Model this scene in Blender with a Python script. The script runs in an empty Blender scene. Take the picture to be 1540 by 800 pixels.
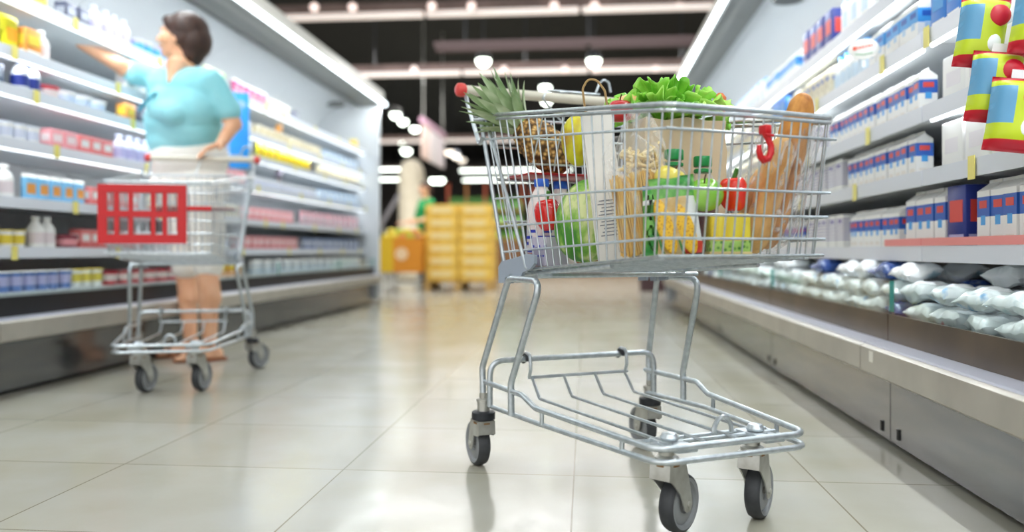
import bpy, bmesh, math, random
from mathutils import Vector, Matrix, noise
random.seed(7)
PI = math.pi
SC = bpy.context.scene
COL = SC.collection

# ------------------------------------------------------------------ mesh builder
def frame_tubes(pts, closed=False):
    P = [Vector(p) for p in pts]; n = len(P); T = []
    for i in range(n):
        if closed: t = P[(i+1) % n] - P[i-1]
        else: t = P[min(i+1, n-1)] - P[max(i-1, 0)]
        T.append(t.normalized() if t.length > 1e-9 else Vector((0, 0, 1)))
    a = Vector((0, 0, 1)) if abs(T[0].z) < .9 else Vector((1, 0, 0))
    u = (a - T[0]*a.dot(T[0])).normalized(); out = []
    for i in range(n):
        u = (u - T[i]*u.dot(T[i]))
        if u.length < 1e-6: u = T[i].orthogonal()
        u = u.normalized(); out.append((P[i], u, T[i].cross(u)))
    return out

def fillet(pts, r, n=5, closed=False):
    P = [Vector(p) for p in pts]; out = []; N = len(P)
    for i in range(N):
        if not closed and i in (0, N-1): out.append(P[i]); continue
        a, b, c = P[i-1], P[i], P[(i+1) % N]
        d1 = a-b; d2 = c-b; l1 = d1.length; l2 = d2.length; d1.normalize(); d2.normalize()
        ang = d1.angle(d2)
        if ang > PI-.03: out.append(b); continue
        k = min(r/math.tan(ang/2), l1*.49, l2*.49)
        p, q = b+d1*k, b+d2*k
        for j in range(n+1):
            t = j/n; out.append(p*(1-t)**2 + b*2*t*(1-t) + q*t*t)
    return out

class MB:
    def __init__(s): s.v = []; s.f = []; s.m = []; s.sm = []
    def add(s, vs, fs, mat=0, smooth=True, M=None):
        o = len(s.v)
        s.v += [tuple(M @ Vector(p)) if M else tuple(p) for p in vs]
        for f in fs: s.f.append([i+o for i in f]); s.m.append(mat); s.sm.append(smooth)
        return s
    def box(s, c, d, mat=0, M=None, bev=0, seg=2):
        x, y, z = d[0]/2, d[1]/2, d[2]/2
        if bev:
            bm = bmesh.new(); bmesh.ops.create_cube(bm, size=1)
            for v in bm.verts: v.co = Vector((v.co.x*d[0]+c[0], v.co.y*d[1]+c[1], v.co.z*d[2]+c[2]))
            bmesh.ops.bevel(bm, geom=list(bm.edges), offset=bev, segments=seg, profile=.5, affect='EDGES')
            s.bm(bm, mat, True, M); return s
        v = [(c[0]+i*x, c[1]+j*y, c[2]+k*z) for k in (-1, 1) for j in (-1, 1) for i in (-1, 1)]
        return s.add(v, [(0,2,3,1),(4,5,7,6),(0,1,5,4),(2,6,7,3),(0,4,6,2),(1,3,7,5)], mat, False, M)
    def bm(s, bm, mat=0, smooth=True, M=None):
        bm.verts.index_update()
        s.add([v.co.copy() for v in bm.verts], [[v.index for v in f.verts] for f in bm.faces], mat, smooth, M); bm.free(); return s
    def tube(s, pts, r, n=8, closed=False, mat=0, M=None, cap=True):
        fr = frame_tubes(pts, closed); vs = []; N = len(fr)
        for i, (p, u, w) in enumerate(fr):
            rr = r[i] if isinstance(r, (list, tuple)) else r
            for k in range(n):
                a = 2*PI*k/n; vs.append(p + (u*math.cos(a)+w*math.sin(a))*rr)
        fs = []
        for i in range(N if closed else N-1):
            j = (i+1) % N
            for k in range(n):
                l = (k+1) % n; fs.append((i*n+k, i*n+l, j*n+l, j*n+k))
        if cap and not closed:
            fs.append(tuple(range(n))[::-1]); fs.append(tuple((N-1)*n+k for k in range(n)))
        return s.add(vs, fs, mat, True, M)
    def lathe(s, prof, n=24, mat=0, M=None, mats=None, cap=True):
        vs = []
        for r, z in prof:
            for k in range(n):
                a = 2*PI*k/n; vs.append((r*math.cos(a), r*math.sin(a), z))
        for i in range(len(prof)-1):
            fs = [(i*n+k, i*n+(k+1) % n, (i+1)*n+(k+1) % n, (i+1)*n+k) for k in range(n)]
            if i == 0:
                o = len(s.v); s.add(vs, [], 0, True, M)
            for f in fs:
                s.f.append([q+o for q in f]); s.m.append(mats[i] if mats else mat); s.sm.append(True)
        if cap:
            if prof[0][0] > 1e-4: s.f.append([o+k for k in range(n)][::-1]); s.m.append(mats[0] if mats else mat); s.sm.append(False)
            if prof[-1][0] > 1e-4: s.f.append([o+(len(prof)-1)*n+k for k in range(n)]); s.m.append(mats[-1] if mats else mat); s.sm.append(False)
        return s
    def ell(s, c, r, nu=20, nv=12, mat=0, M=None, fn=None):
        if not isinstance(r, (tuple, list)): r = (r, r, r)
        vs = [Vector((0, 0, -1))]; 
        for i in range(1, nv):
            p = -PI/2 + PI*i/nv
            for k in range(nu):
                a = 2*PI*k/nu; vs.append(Vector((math.cos(p)*math.cos(a), math.cos(p)*math.sin(a), math.sin(p))))
        vs.append(Vector((0, 0, 1)))
        if fn: vs = [fn(v) for v in vs]
        vs = [Vector((c[0]+v.x*r[0], c[1]+v.y*r[1], c[2]+v.z*r[2])) for v in vs]
        fs = []
        for k in range(nu): fs.append((0, 1+(k+1) % nu, 1+k))
        for i in range(nv-2):
            for k in range(nu):
                a = 1+i*nu; fs.append((a+k, a+(k+1) % nu, a+nu+(k+1) % nu, a+nu+k))
        l = len(vs)-1; a = 1+(nv-2)*nu
        for k in range(nu): fs.append((a+k, a+(k+1) % nu, l))
        return s.add(vs, fs, mat, True, M)
    def caps(s, p0, r0, p1, r1, n=14, mat=0, M=None):
        p0, p1 = Vector(p0), Vector(p1); d = (p1-p0); L = d.length; d.normalize()
        pts = []; rr = []
        for i in range(6):
            a = PI/2*i/6; pts.append(p0 - d*r0*math.cos(a)); rr.append(max(r0*math.sin(a), .0004))
        for i in range(7):
            a = PI/2*i/6; pts.append(p1 + d*r1*math.sin(a)); rr.append(max(r1*math.cos(a), .0004))
        return s.tube(pts, rr, n, mat=mat, M=M)
    def loft(s, rings, mat=0, M=None, smooth=True, cap=True):
        n = len(rings[0]); vs = [p for r in rings for p in r]; fs = []
        for i in range(len(rings)-1):
            for k in range(n): fs.append((i*n+k, i*n+(k+1) % n, (i+1)*n+(k+1) % n, (i+1)*n+k))
        if cap: fs.append(tuple(range(n))[::-1]); fs.append(tuple((len(rings)-1)*n+k for k in range(n)))
        return s.add(vs, fs, mat, smooth, M)
    def prism(s, poly, axis, a, b, mat=0, M=None):
        # poly of 2d points extruded along an axis ('x','y','z') from a to b
        def P(p, t): return {'x': (t, p[0], p[1]), 'y': (p[0], t, p[1]), 'z': (p[0], p[1], t)}[axis]
        n = len(poly); vs = [P(p, a) for p in poly]+[P(p, b) for p in poly]
        fs = [tuple(range(n))[::-1], tuple(range(n, 2*n))]+[(k, (k+1) % n, n+(k+1) % n, n+k) for k in range(n)]
        return s.add(vs, fs, mat, False, M)
    def mesh(s, name, mats):
        me = bpy.data.meshes.new(name); me.from_pydata(s.v, [], s.f)
        for m in (mats if isinstance(mats, (list, tuple)) else [mats]): me.materials.append(m)
        me.polygons.foreach_set('material_index', s.m); me.polygons.foreach_set('use_smooth', s.sm)
        me.update()
        bm = bmesh.new(); bm.from_mesh(me); bmesh.ops.recalc_face_normals(bm, faces=bm.faces); bm.to_mesh(me); bm.free()
        try: me.set_sharp_from_angle(angle=.75)
        except Exception: pass
        return me
    def build(s, name, mats, parent=None, **kw):
        o = bpy.data.objects.new(name, s.mesh(name, mats)); COL.objects.link(o)
        if parent: o.parent = parent
        return tag(o, **kw)

def tag(o, label=None, cat=None, group=None, kind=None):
    if label: o['label'] = label
    if cat: o['category'] = cat
    if group: o['group'] = group
    if kind: o['kind'] = kind
    return o
def empty(name, loc=(0, 0, 0), rz=0, **kw):
    o = bpy.data.objects.new(name, None); COL.objects.link(o); o.location = loc; o.rotation_euler = (0, 0, rz)
    o.empty_display_size = .05
    return tag(o, **kw)
def dup(o, parent=None):
    c = o.copy(); COL.objects.link(c)
    if parent: c.parent = parent
    for ch in list(o.children): dup(ch, c)
    return c

# ------------------------------------------------------------------ materials
def lin(c):
    if isinstance(c, str): c = [int(c[i:i+2], 16)/255 for i in (0, 2, 4)]
    return tuple(((x/12.92) if x <= .04045 else ((x+.055)/1.055)**2.4) for x in c)+(1,)
def mat(name, c, rough=.5, metal=0, spec=.5, emit=None, es=0, alpha=1, trans=0, coat=0, sss=0):
    m = bpy.data.materials.new(name); m.use_nodes = True; b = m.node_tree.nodes['Principled BSDF']
    b.inputs['Base Color'].default_value = lin(c); b.inputs['Roughness'].default_value = rough
    b.inputs['Metallic'].default_value = metal; b.inputs['Specular IOR Level'].default_value = spec
    if emit: b.inputs['Emission Color'].default_value = lin(emit); b.inputs['Emission Strength'].default_value = es
    b.inputs['Alpha'].default_value = alpha; b.inputs['Transmission Weight'].default_value = trans
    b.inputs['Coat Weight'].default_value = coat
    if sss: b.inputs['Subsurface Weight'].default_value = sss; b.inputs['Subsurface Radius'].default_value = (.02, .01, .005)
    return m
def nd(m, t, **kw):
    n = m.node_tree.nodes.new(t)
    for k, v in kw.items():
        if k in n.inputs: n.inputs[k].default_value = v
        else: setattr(n, k, v)
    return n
def link(m, a, ao, b, bi): m.node_tree.links.new(a.outputs[ao], b.inputs[bi])
def bsdf(m): return m.node_tree.nodes['Principled BSDF']
def noisy(name, c1, c2, scale, rough=.5, detail=3, lo=.35, hi=.65, bump=0, stretch=None, kind='noise', c3=None, **kw):
    m = mat(name, c1, rough, **kw)
    tc = nd(m, 'ShaderNodeTexCoord'); mp = nd(m, 'ShaderNodeMapping')
    if stretch: mp.inputs['Scale'].default_value = stretch
    link(m, tc, 'Object', mp, 'Vector')
    if kind == 'noise': t = nd(m, 'ShaderNodeTexNoise', Scale=scale, Detail=detail); out = 'Fac'
    elif kind == 'vor': t = nd(m, 'ShaderNodeTexVoronoi', Scale=scale); out = 'Distance'
    else: t = nd(m, 'ShaderNodeTexWave', Scale=scale, Distortion=2.0, Detail=2.0); out = 'Fac'
    link(m, mp, 'Vector', t, 'Vector')
    r = nd(m, 'ShaderNodeValToRGB'); e = r.color_ramp.elements
    e[0].position = lo; e[1].position = hi; e[0].color = lin(c1); e[1].color = lin(c2)
    if c3: x = e.new((lo+hi)/2); x.color = lin(c3)
    link(m, t, out, r, 'Fac'); link(m, r, 'Color', bsdf(m), 'Base Color')
    if bump:
        bp = nd(m, 'ShaderNodeBump', Strength=bump, Distance=.01); link(m, t, out, bp, 'Height'); link(m, bp, 'Normal', bsdf(m), 'Normal')
    return m
def film(name, c='ffffff', amt=.16, rough=.12, streak=9):
    # clear cellophane: mostly lets light through, with shiny crumple lines
    m = bpy.data.materials.new(name); m.use_nodes = True; nt = m.node_tree; nt.nodes.clear()
    o = nd(m, 'ShaderNodeOutputMaterial'); mix = nd(m, 'ShaderNodeMixShader'); tr = nd(m, 'ShaderNodeBsdfTransparent')
    g = nd(m, 'ShaderNodeBsdfPrincipled'); g.inputs['Base Color'].default_value = lin(c); g.inputs['Roughness'].default_value = rough
    tc = nd(m, 'ShaderNodeTexCoord'); mp = nd(m, 'ShaderNodeMapping'); mp.inputs['Scale'].default_value = (3, 3, 1.2)
    n = nd(m, 'ShaderNodeTexNoise', Scale=streak, Detail=3.0, Distortion=1.5); r = nd(m, 'ShaderNodeValToRGB')
    r.color_ramp.elements[0].position = .5; r.color_ramp.elements[0].color = (amt*.35,)*3+(1,)
    r.color_ramp.elements[1].position = .68; r.color_ramp.elements[1].color = (min(1, amt*3),)*3+(1,)
    lw = nd(m, 'ShaderNodeLayerWeight', Blend=.25); mx = nd(m, 'ShaderNodeMath', operation='MAXIMUM')
    sc = nd(m, 'ShaderNodeMath', operation='MULTIPLY'); sc.inputs[1].default_value = .6
    link(m, tc, 'Object', mp, 'Vector'); link(m, mp, 'Vector', n, 'Vector'); link(m, n, 'Fac', r, 'Fac')
    link(m, lw, 'Facing', sc, 0); link(m, r, 'Color', mx, 0); link(m, sc, 'Value', mx, 1)
    bp = nd(m, 'ShaderNodeBump', Strength=.6, Distance=.01); link(m, n, 'Fac', bp, 'Height'); link(m, bp, 'Normal', g, 'Normal')
    link(m, mx, 'Value', mix, 'Fac'); link(m, tr, 'BSDF', mix, 1); link(m, g, 'BSDF', mix, 2); link(m, mix, 'Shader', o, 'Surface')
    return m

zinc = noisy('zinc_wire', 'cdd4d8', 'b7c0c5', 60, rough=.3, metal=.75)
zinc_dark = noisy('zinc_worn', 'b9bfc0', '8f938f', 40, rough=.38, metal=.75)
grey_plastic = mat('grey_plastic', '9ba6b4', .45)
cream_plastic = mat('cream_plastic', 'ded9c9', .4)
red_plastic = mat('red_plastic', 'c8141c', .35)
red_coral = mat('coral_red_plastic', 'dc4a44', .35)
rubber = noisy('rubber', '303236', '3f4144', 30, rough=.6)
rubber_side = mat('grey_wheel_side', '8a8d8f', .5)
black_plastic = mat('black_plastic', '1f2228', .5)
steel = noisy('galvanised_fork', 'cfd0cb', 'a9a79f', 18, rough=.33, metal=.7)
rust = mat('rusty_edge', '8a6a45', .8)
# ------------------------------------------------------------------ camera geometry (photo 1540x800)
TH = math.atan(111/1200.); CAMH = .575
cam_d = bpy.data.cameras.new('camera'); cam = bpy.data.objects.new('camera', cam_d); COL.objects.link(cam)
cam.location = (0, 0, CAMH); cam.rotation_euler = (PI/2, 0, TH)
cam_d.sensor_width = 36; cam_d.lens = 1200/1540*36; cam_d.shift_y = -24/1540; cam_d.clip_start = .02; cam_d.clip_end = 100
cam_d.dof.use_dof = True; cam_d.dof.focus_distance = 1.8; cam_d.dof.aperture_fstop = 1.35; cam_d.dof.aperture_blades = 0
SC.camera = cam

# ------------------------------------------------------------------ the setting
fm = mat('floor_tile', 'd6d3c6', .2, spec=.45)
tc = nd(fm, 'ShaderNodeTexCoord'); mp = nd(fm, 'ShaderNodeMapping'); mp.inputs['Location'].default_value = (.03, -.04, 0)
bk = nd(fm, 'ShaderNodeTexBrick', offset=0.0, squash=1.0)
for k, v in {'Scale': 1.0, 'Brick Width': .602, 'Row Height': .5, 'Mortar Size': .0022, 'Mortar Smooth': .2, 'Bias': 0.0}.items(): bk.inputs[k].default_value = v
bk.inputs['Color1'].default_value = lin('b4b3aa'); bk.inputs['Color2'].default_value = lin('aeaca2'); bk.inputs['Mortar'].default_value = lin('827b6c')
link(fm, tc, 'Object', mp, 'Vector'); link(fm, mp, 'Vector', bk, 'Vector')
ns = nd(fm, 'ShaderNodeTexNoise', Scale=2.2, Detail=5.0); link(fm, tc, 'Object', ns, 'Vector')
mx = nd(fm, 'ShaderNodeMix', data_type='RGBA', blend_type='MULTIPLY'); mx.inputs[0].default_value = 1
rp = nd(fm, 'ShaderNodeValToRGB'); rp.color_ramp.elements[0].color = lin('f0ede2'); rp.color_ramp.elements[1].color = lin('ffffff'); rp.color_ramp.elements[0].position = .35; rp.color_ramp.elements[1].position = .65
link(fm, ns, 'Fac', rp, 'Fac'); fm.node_tree.links.new(bk.outputs['Color'], mx.inputs[6]); fm.node_tree.links.new(rp.outputs['Color'], mx.inputs[7])
fm.node_tree.links.new(mx.outputs[2], bsdf(fm).inputs['Base Color'])
n2 = nd(fm, 'ShaderNodeTexNoise', Scale=9.0, Detail=4.0); link(fm, tc, 'Object', n2, 'Vector')
mr = nd(fm, 'ShaderNodeMapRange'); mr.inputs[3].default_value = .1; mr.inputs[4].default_value = .24
link(fm, n2, 'Fac', mr, 'Value'); link(fm, mr, 'Result', bsdf(fm), 'Roughness')
MB().box((0, 13, -.05), (30, 46, .1)).build('floor', fm, kind='structure')
ceil_m = noisy('black_ceiling', '050404', '0a0808', 3, rough=.8)
MB().box((0, 16.75, 4.65), (30, 38.5, .1)).build('ceiling', ceil_m, kind='structure')
wall_m = noisy('dim_wall', '4b4745', '5d5856', 2, rough=.8)
MB().box((0, 35.9, 2.3), (30, .2, 4.6)).build('wall_back', wall_m, kind='structure')
MB().box((-14.9, 16.75, 2.3), (.2, 38.5, 4.6)).build('wall_left', wall_m, kind='structure')
MB().box((14.9, 16.75, 2.3), (.2, 38.5, 4.6)).build('wall_right', wall_m, kind='structure')

# ------------------------------------------------------------------ refrigerated display cases
rail_m = noisy('bumper_rail', 'b8b3a8', 'aaa59b', 6, rough=.4, metal=.15)
ledge_m = mat('ledge_metal', 'c9ccda', .3, .5)
kick_m = noisy('kick_steel', '8a8a8a', '7e8083', 3, rough=.19, metal=.92, stretch=(1, 1, 8))
kick_dk = mat('plinth_black', '1c1b1a', .6)
liner_m = noisy('tank_liner', '5b4c3c', '463a2f', 5, rough=.35, metal=.3)
liner_k = mat('tank_liner_black', '17171a', .4)
case_w = mat('case_white', 'dfe3e6', .4)
case_g = mat('case_grey', 'b4b8bb', .35, .2)
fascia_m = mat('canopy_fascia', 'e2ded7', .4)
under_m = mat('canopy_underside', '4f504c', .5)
strip_m = mat('price_rail', 'dfe4ee', .3)
tag_w = mat('sticker_white', 'eeeae0', .5)
promo_m = mat('promo_red', 'e88f8c', .4)
tag_y = mat('yellow_tag', 'e8dc7a', .5)
lamp_m = mat('shelf_tube', 'ffffff', .4, emit='f0f8ff', es=2.0)
tube_m = mat('canopy_tube', 'ffffff', .4, emit='eefaff', es=5.0)
def glass(name, c='f8fcfb'):
    m = bpy.data.materials.new(name); m.use_nodes = True; m.node_tree.nodes.clear()
    o = nd(m, 'ShaderNodeOutputMaterial'); mix = nd(m, 'ShaderNodeMixShader'); tr = nd(m, 'ShaderNodeBsdfTransparent'); g = nd(m, 'ShaderNodeBsdfGlossy')
    tr.inputs['Color'].default_value = lin(c); g.inputs['Roughness'].default_value = .02
    lw = nd(m, 'ShaderNodeLayerWeight', Blend=.5); pw = nd(m, 'ShaderNodeMath', operation='POWER'); pw.inputs[1].default_value = 5.0; ad = nd(m, 'ShaderNodeMath', operation='MULTIPLY_ADD'); ad.inputs[1].default_value = .3; ad.inputs[2].default_value = .03
    link(m, lw, 'Facing', pw, 0); link(m, pw, 'Value', ad, 0); link(m, ad, 'Value', mix, 'Fac'); link(m, tr, 'BSDF', mix, 1); link(m, g, 'BSDF', mix, 2); link(m, mix, 'Shader', o, 'Surface')
    return m
glass_m = glass('clear_glass'); glass_edge = mat('glass_edge', '3f8f86', .3)

SH = {1: [.575, .795, .98, 1.195, 1.395], -1: [.575, .785, 1.03, 1.25, 1.41, 1.64]}
U0 = {1: .80, -1: 2.20}
CAN = {1: .08, -1: -.03}
DECK = .40; DZ = {1: .36, -1: .40}; LIT = {(-1, 3), (-1, 4), (-1, 5), (-1, 2), (1, 3), (1, 4)}
def chiller(sg, y0, y1, label, near_end=False, far_end=False, idx=0):
    u0 = U0[sg]; L = y1-y0; ym = (y0+y1)/2
    root = empty('display_chiller', (sg*(u0+.4), ym, 0), label=label, cat='refrigerator', group=None)
    def X(u): return sg*(u-.4)          # u measured outwards from the rail face
    g = .003; a, b = -L/2+g, L/2-g
    def pr(poly): return [(X(p[0]), p[1]) for p in poly]
    MB().prism(pr([(.085, .018), (.10, .018), (.10, .225), (.085, .225)]), 'y', a, b).prism(pr([(.12, 0), (.5, 0), (.5, .03), (.12, .03)]), 'y', a, b, 1).build('kick_panel', [kick_m, kick_dk], root)
    k = MB()
    for yy in (a+.06, b-.06): k.box((X(.083), yy, .05), (.004, .012, .03))
    k.build('panel_clip', kick_dk, root)
    MB().prism(pr([(0, .228), (.006, .222), (.11, .222), (.11, .3), (.012, .303), (0, .296)]), 'y', a, b).prism(pr([(.012, .3035), (.085, .3035), (.085, .31), (.014, .309)]), 'y', a, b, 1).build('bumper_rail', [rail_m, ledge_m], root)
    if (sg, idx) == (1, 1): MB().box((X(-.0005), .655, .275), (.002, .028, .03)).build('rail_sticker', tag_w, root, label='small white square sticker')
    MB().prism(pr([(.078, .31), (.09, .31), (.09, .388), (.078, .388)]), 'y', a, b).prism(pr([(.09, .31), (.74, .31), (.74, .335), (.09, .335)]), 'y', a, b).prism(pr([(.12, .335), (.7, .335), (.7, DZ[sg]), (.12, DZ[sg])]), 'y', a, b, 1).build('tank', [liner_m if sg > 0 else liner_k, case_w], root)
    MB().prism(pr([(.08, .388), (.086, .388), (.10, .485), (.094, .485)]), 'y', a, b).box((X(.087), b-.002, .44), (.012, .004, .09), 1).build('front_glass', [glass_m, glass_edge], root)
    # rear wall, curving into the hood
    back = [(.74, .3), (.76, .3), (.76, 2.2), (.30+.02, 2.2), (.3, 2.14), (.46, 2.12), (.6, 2.06), (.69, 1.95), (.74, 1.8)]
    MB().prism(pr(back), 'y', a, b).build('back_panel', case_g, root)
    c0 = CAN[sg]; ci = .29 if sg > 0 else .24
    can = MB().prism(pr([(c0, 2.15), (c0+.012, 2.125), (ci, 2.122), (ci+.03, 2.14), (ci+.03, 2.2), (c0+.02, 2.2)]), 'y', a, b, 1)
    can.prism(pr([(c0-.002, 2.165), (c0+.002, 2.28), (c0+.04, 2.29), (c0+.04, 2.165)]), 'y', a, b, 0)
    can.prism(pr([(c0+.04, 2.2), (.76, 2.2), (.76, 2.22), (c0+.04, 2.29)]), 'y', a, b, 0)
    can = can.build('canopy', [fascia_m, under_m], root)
    MB().tube([(X(c0-.018), a+.02, 2.142), (X(c0-.018), b-.02, 2.142)], .02, 10).build('tube_light', tube_m, can, label='glowing white tube light under the fascia')
    for i, z in enumerate(SH[sg]):
        f = .18
        s = MB().prism(pr([(f, z-.022), (f+.01, z-.024), (.74, z-.014), (.74, z), (f, z)]), 'y', a, b).build('shelf', case_w, root)
        MB().prism(pr([(f-.008, z+.012), (f-.004, z+.012), (f, z-.03), (f-.006, z-.034)]), 'y', a, b).build('price_rail', strip_m, s)
        if (sg, i) in LIT or (sg > 0 and i == 2 and idx < 2): MB().tube([(X(f+.009), a+.03, z-.032), (X(f+.009), b-.03, z-.032)], .008, 8).build('shelf_light', lamp_m, s, label='glowing white light strip')
        if sg > 0 and i == 0 and idx in (1, 2):
            ye = b if idx == 1 else a+.28
            MB().prism(pr([(f-.01, z+.0125), (f-.006, z+.0125), (f-.006, z+.034), (f-.01, z+.034)]), 'y', a, ye).build('promo_strip', promo_m, s, label='pale red promotion strip')
        if sg < 0 or i in (1, 2, 3):
            for t in range(2):
                yy = a + L*(.2+.5*t+.09*((i*7+int(y0*3)) % 4))
                MB().box((X(f-.012), yy, z-.012), (.002, .035, .06)).build('price_tag', tag_y, s, label='yellow price tag')
    for cond, yy in ((near_end, a-.02), (far_end, b+.02)):
        if cond:
            MB().prism(pr([(.03, .05), (.76, .05), (.76, 2.28), (.03, 2.28)]), 'y', yy-.018, yy+.018).box((X(.028), yy, 1.17), (.006, .04, 2.2), 1).build('end_panel', [case_g, case_w], root)
    if (sg, idx) in ((1, 3), (-1, 4)):
        MB().lathe([(.0, -.03), (.09, -.03), (.1, -.01), (.1, .012), (0, .012)], 24, M=Matrix.Translation((X(.43), .35, 2.125))).build('hood_vent', mat('vent_dark'+str(idx), '3d3f3f', .6), root, label='dark round vent in the hood')
    return root
YR = [-.56, .93, 2.42, 3.91, 5.40, 6.89, 8.38]
LR = ['steel kicked open chiller on the right, nearest bay at the frame edge', None]
rl = ['right hand open chiller bay level with the camera', 'right hand open chiller bay nearest the camera, white multipacks on it', 'right hand open chiller bay with blue and white cartons beside the trolley', 'right hand open chiller bay seen just past the loaded trolley', 'right hand open chiller bay partly behind the loaded trolley', 'farthest right hand open chiller bay at the aisle end']
for i in range(6): chiller(1, YR[i], YR[i+1], rl[i], i == 0, i == 5, i)
YL = [1.34, 2.82, 4.30, 5.78, 7.26, 8.46]
ll = ['left hand open chiller bay at the left frame edge', 'left hand open chiller bay the shopper reaches into', 'left hand open chiller bay behind the shopper', 'left hand open chiller bay second from the aisle end', 'left hand open chiller bay with pale end panel at the aisle end']
for i in range(5): chiller(-1, YL[i], YL[i+1], ll[i], i == 0, i == 4, i)
# ------------------------------------------------------------------ shopping trolley
def lerp(a, b, t): return Vector(a)*(1-t)+Vector(b)*t
def Tp(s, sd): return Vector((-.03+.793*s, sd*(.25-.057*s), .935-.099*s))
def Bp(s, sd): return Vector((.04+.686*s, sd*(.20-.010*s), .519+.044*s))
def SP(s, v, sd): return Tp(s, sd)*(1-v)+Bp(s, sd)*v
VH = [.157, .54, .716, .877]
def caster(parent, x, y, trail, black):
    c = MB(); zt = .128 if black else .155; T = .05 if not black else .042
    side = [(-.024, zt), (-.026, zt-.034), (-.014, zt-.04), (T*.35, .086), (T-.016, .05), (T-.006, .045), (T+.006, .047), (T+.013, .06), (T+.004, .1), (.036, zt)]
    for sy in (-1, 1): c.prism(side, 'y', sy*.0215-.0015, sy*.0215+.0015, 0)
    c.box((.005, 0, zt-.0015), (.062, .046, .004), 0)
    c.loft([[Vector((px_, yy, pz_)) for px_, pz_ in ((-.0245, zt), (-.0275, zt-.034), (-.0255, zt-.034), (-.0225, zt))] for yy in (-.023, .023)], smooth=False)
    c.lathe([(.0265, zt-.008), (.0265, zt-.004)], 20, 1)
    if black: c.lathe([(.016, zt), (.016, .176), (.019, .177), (.019, .184), (.011, .186), (.011, .2)], 20, 0)
    else: c.lathe([(.024, zt), (.024, zt+.008), (.016, zt+.012), (.016, .19)], 20, 0)
    c.tube([(T, -.026, .06), (T, .026, .06)], .0065, 10, mat=0)
    c = c.build('caster', [steel, rust], parent, label='swivelling caster with galvanised fork')
    c.location = (x, y, 0); c.rotation_euler = (0, 0, trail)
    W = Matrix.Translation((T, 0, .06)) @ Matrix.Rotation(PI/2, 4, 'X')
    w = MB(); pr = [(.0, -.009), (.018, -.009), (.02, -.013), (.035, -.0135), (.043, -.0085), (.046, -.0145), (.052, -.0165), (.057, -.014), (.06, -.007), (.06, .007), (.057, .014), (.052, .0165), (.046, .0145), (.043, .0085), (.035, .0135), (.02, .013), (.018, .009), (.0, .009)]
    ms = [1, 1, 1, 1, 1, 1, 0, 0, 0, 0, 0, 1, 1, 1, 1, 1, 1]
    w.lathe(pr, 36, M=W, mats=ms, cap=False); w.build('wheel', [rubber, rubber_side], c, label='dark rubber wheel')
    if black: MB().lathe([(.026, .129), (.031, .131), (.031, .149), (.026, .152)], 24).build('swivel_collar', black_plastic, c, label='black swivel collar')

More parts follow.
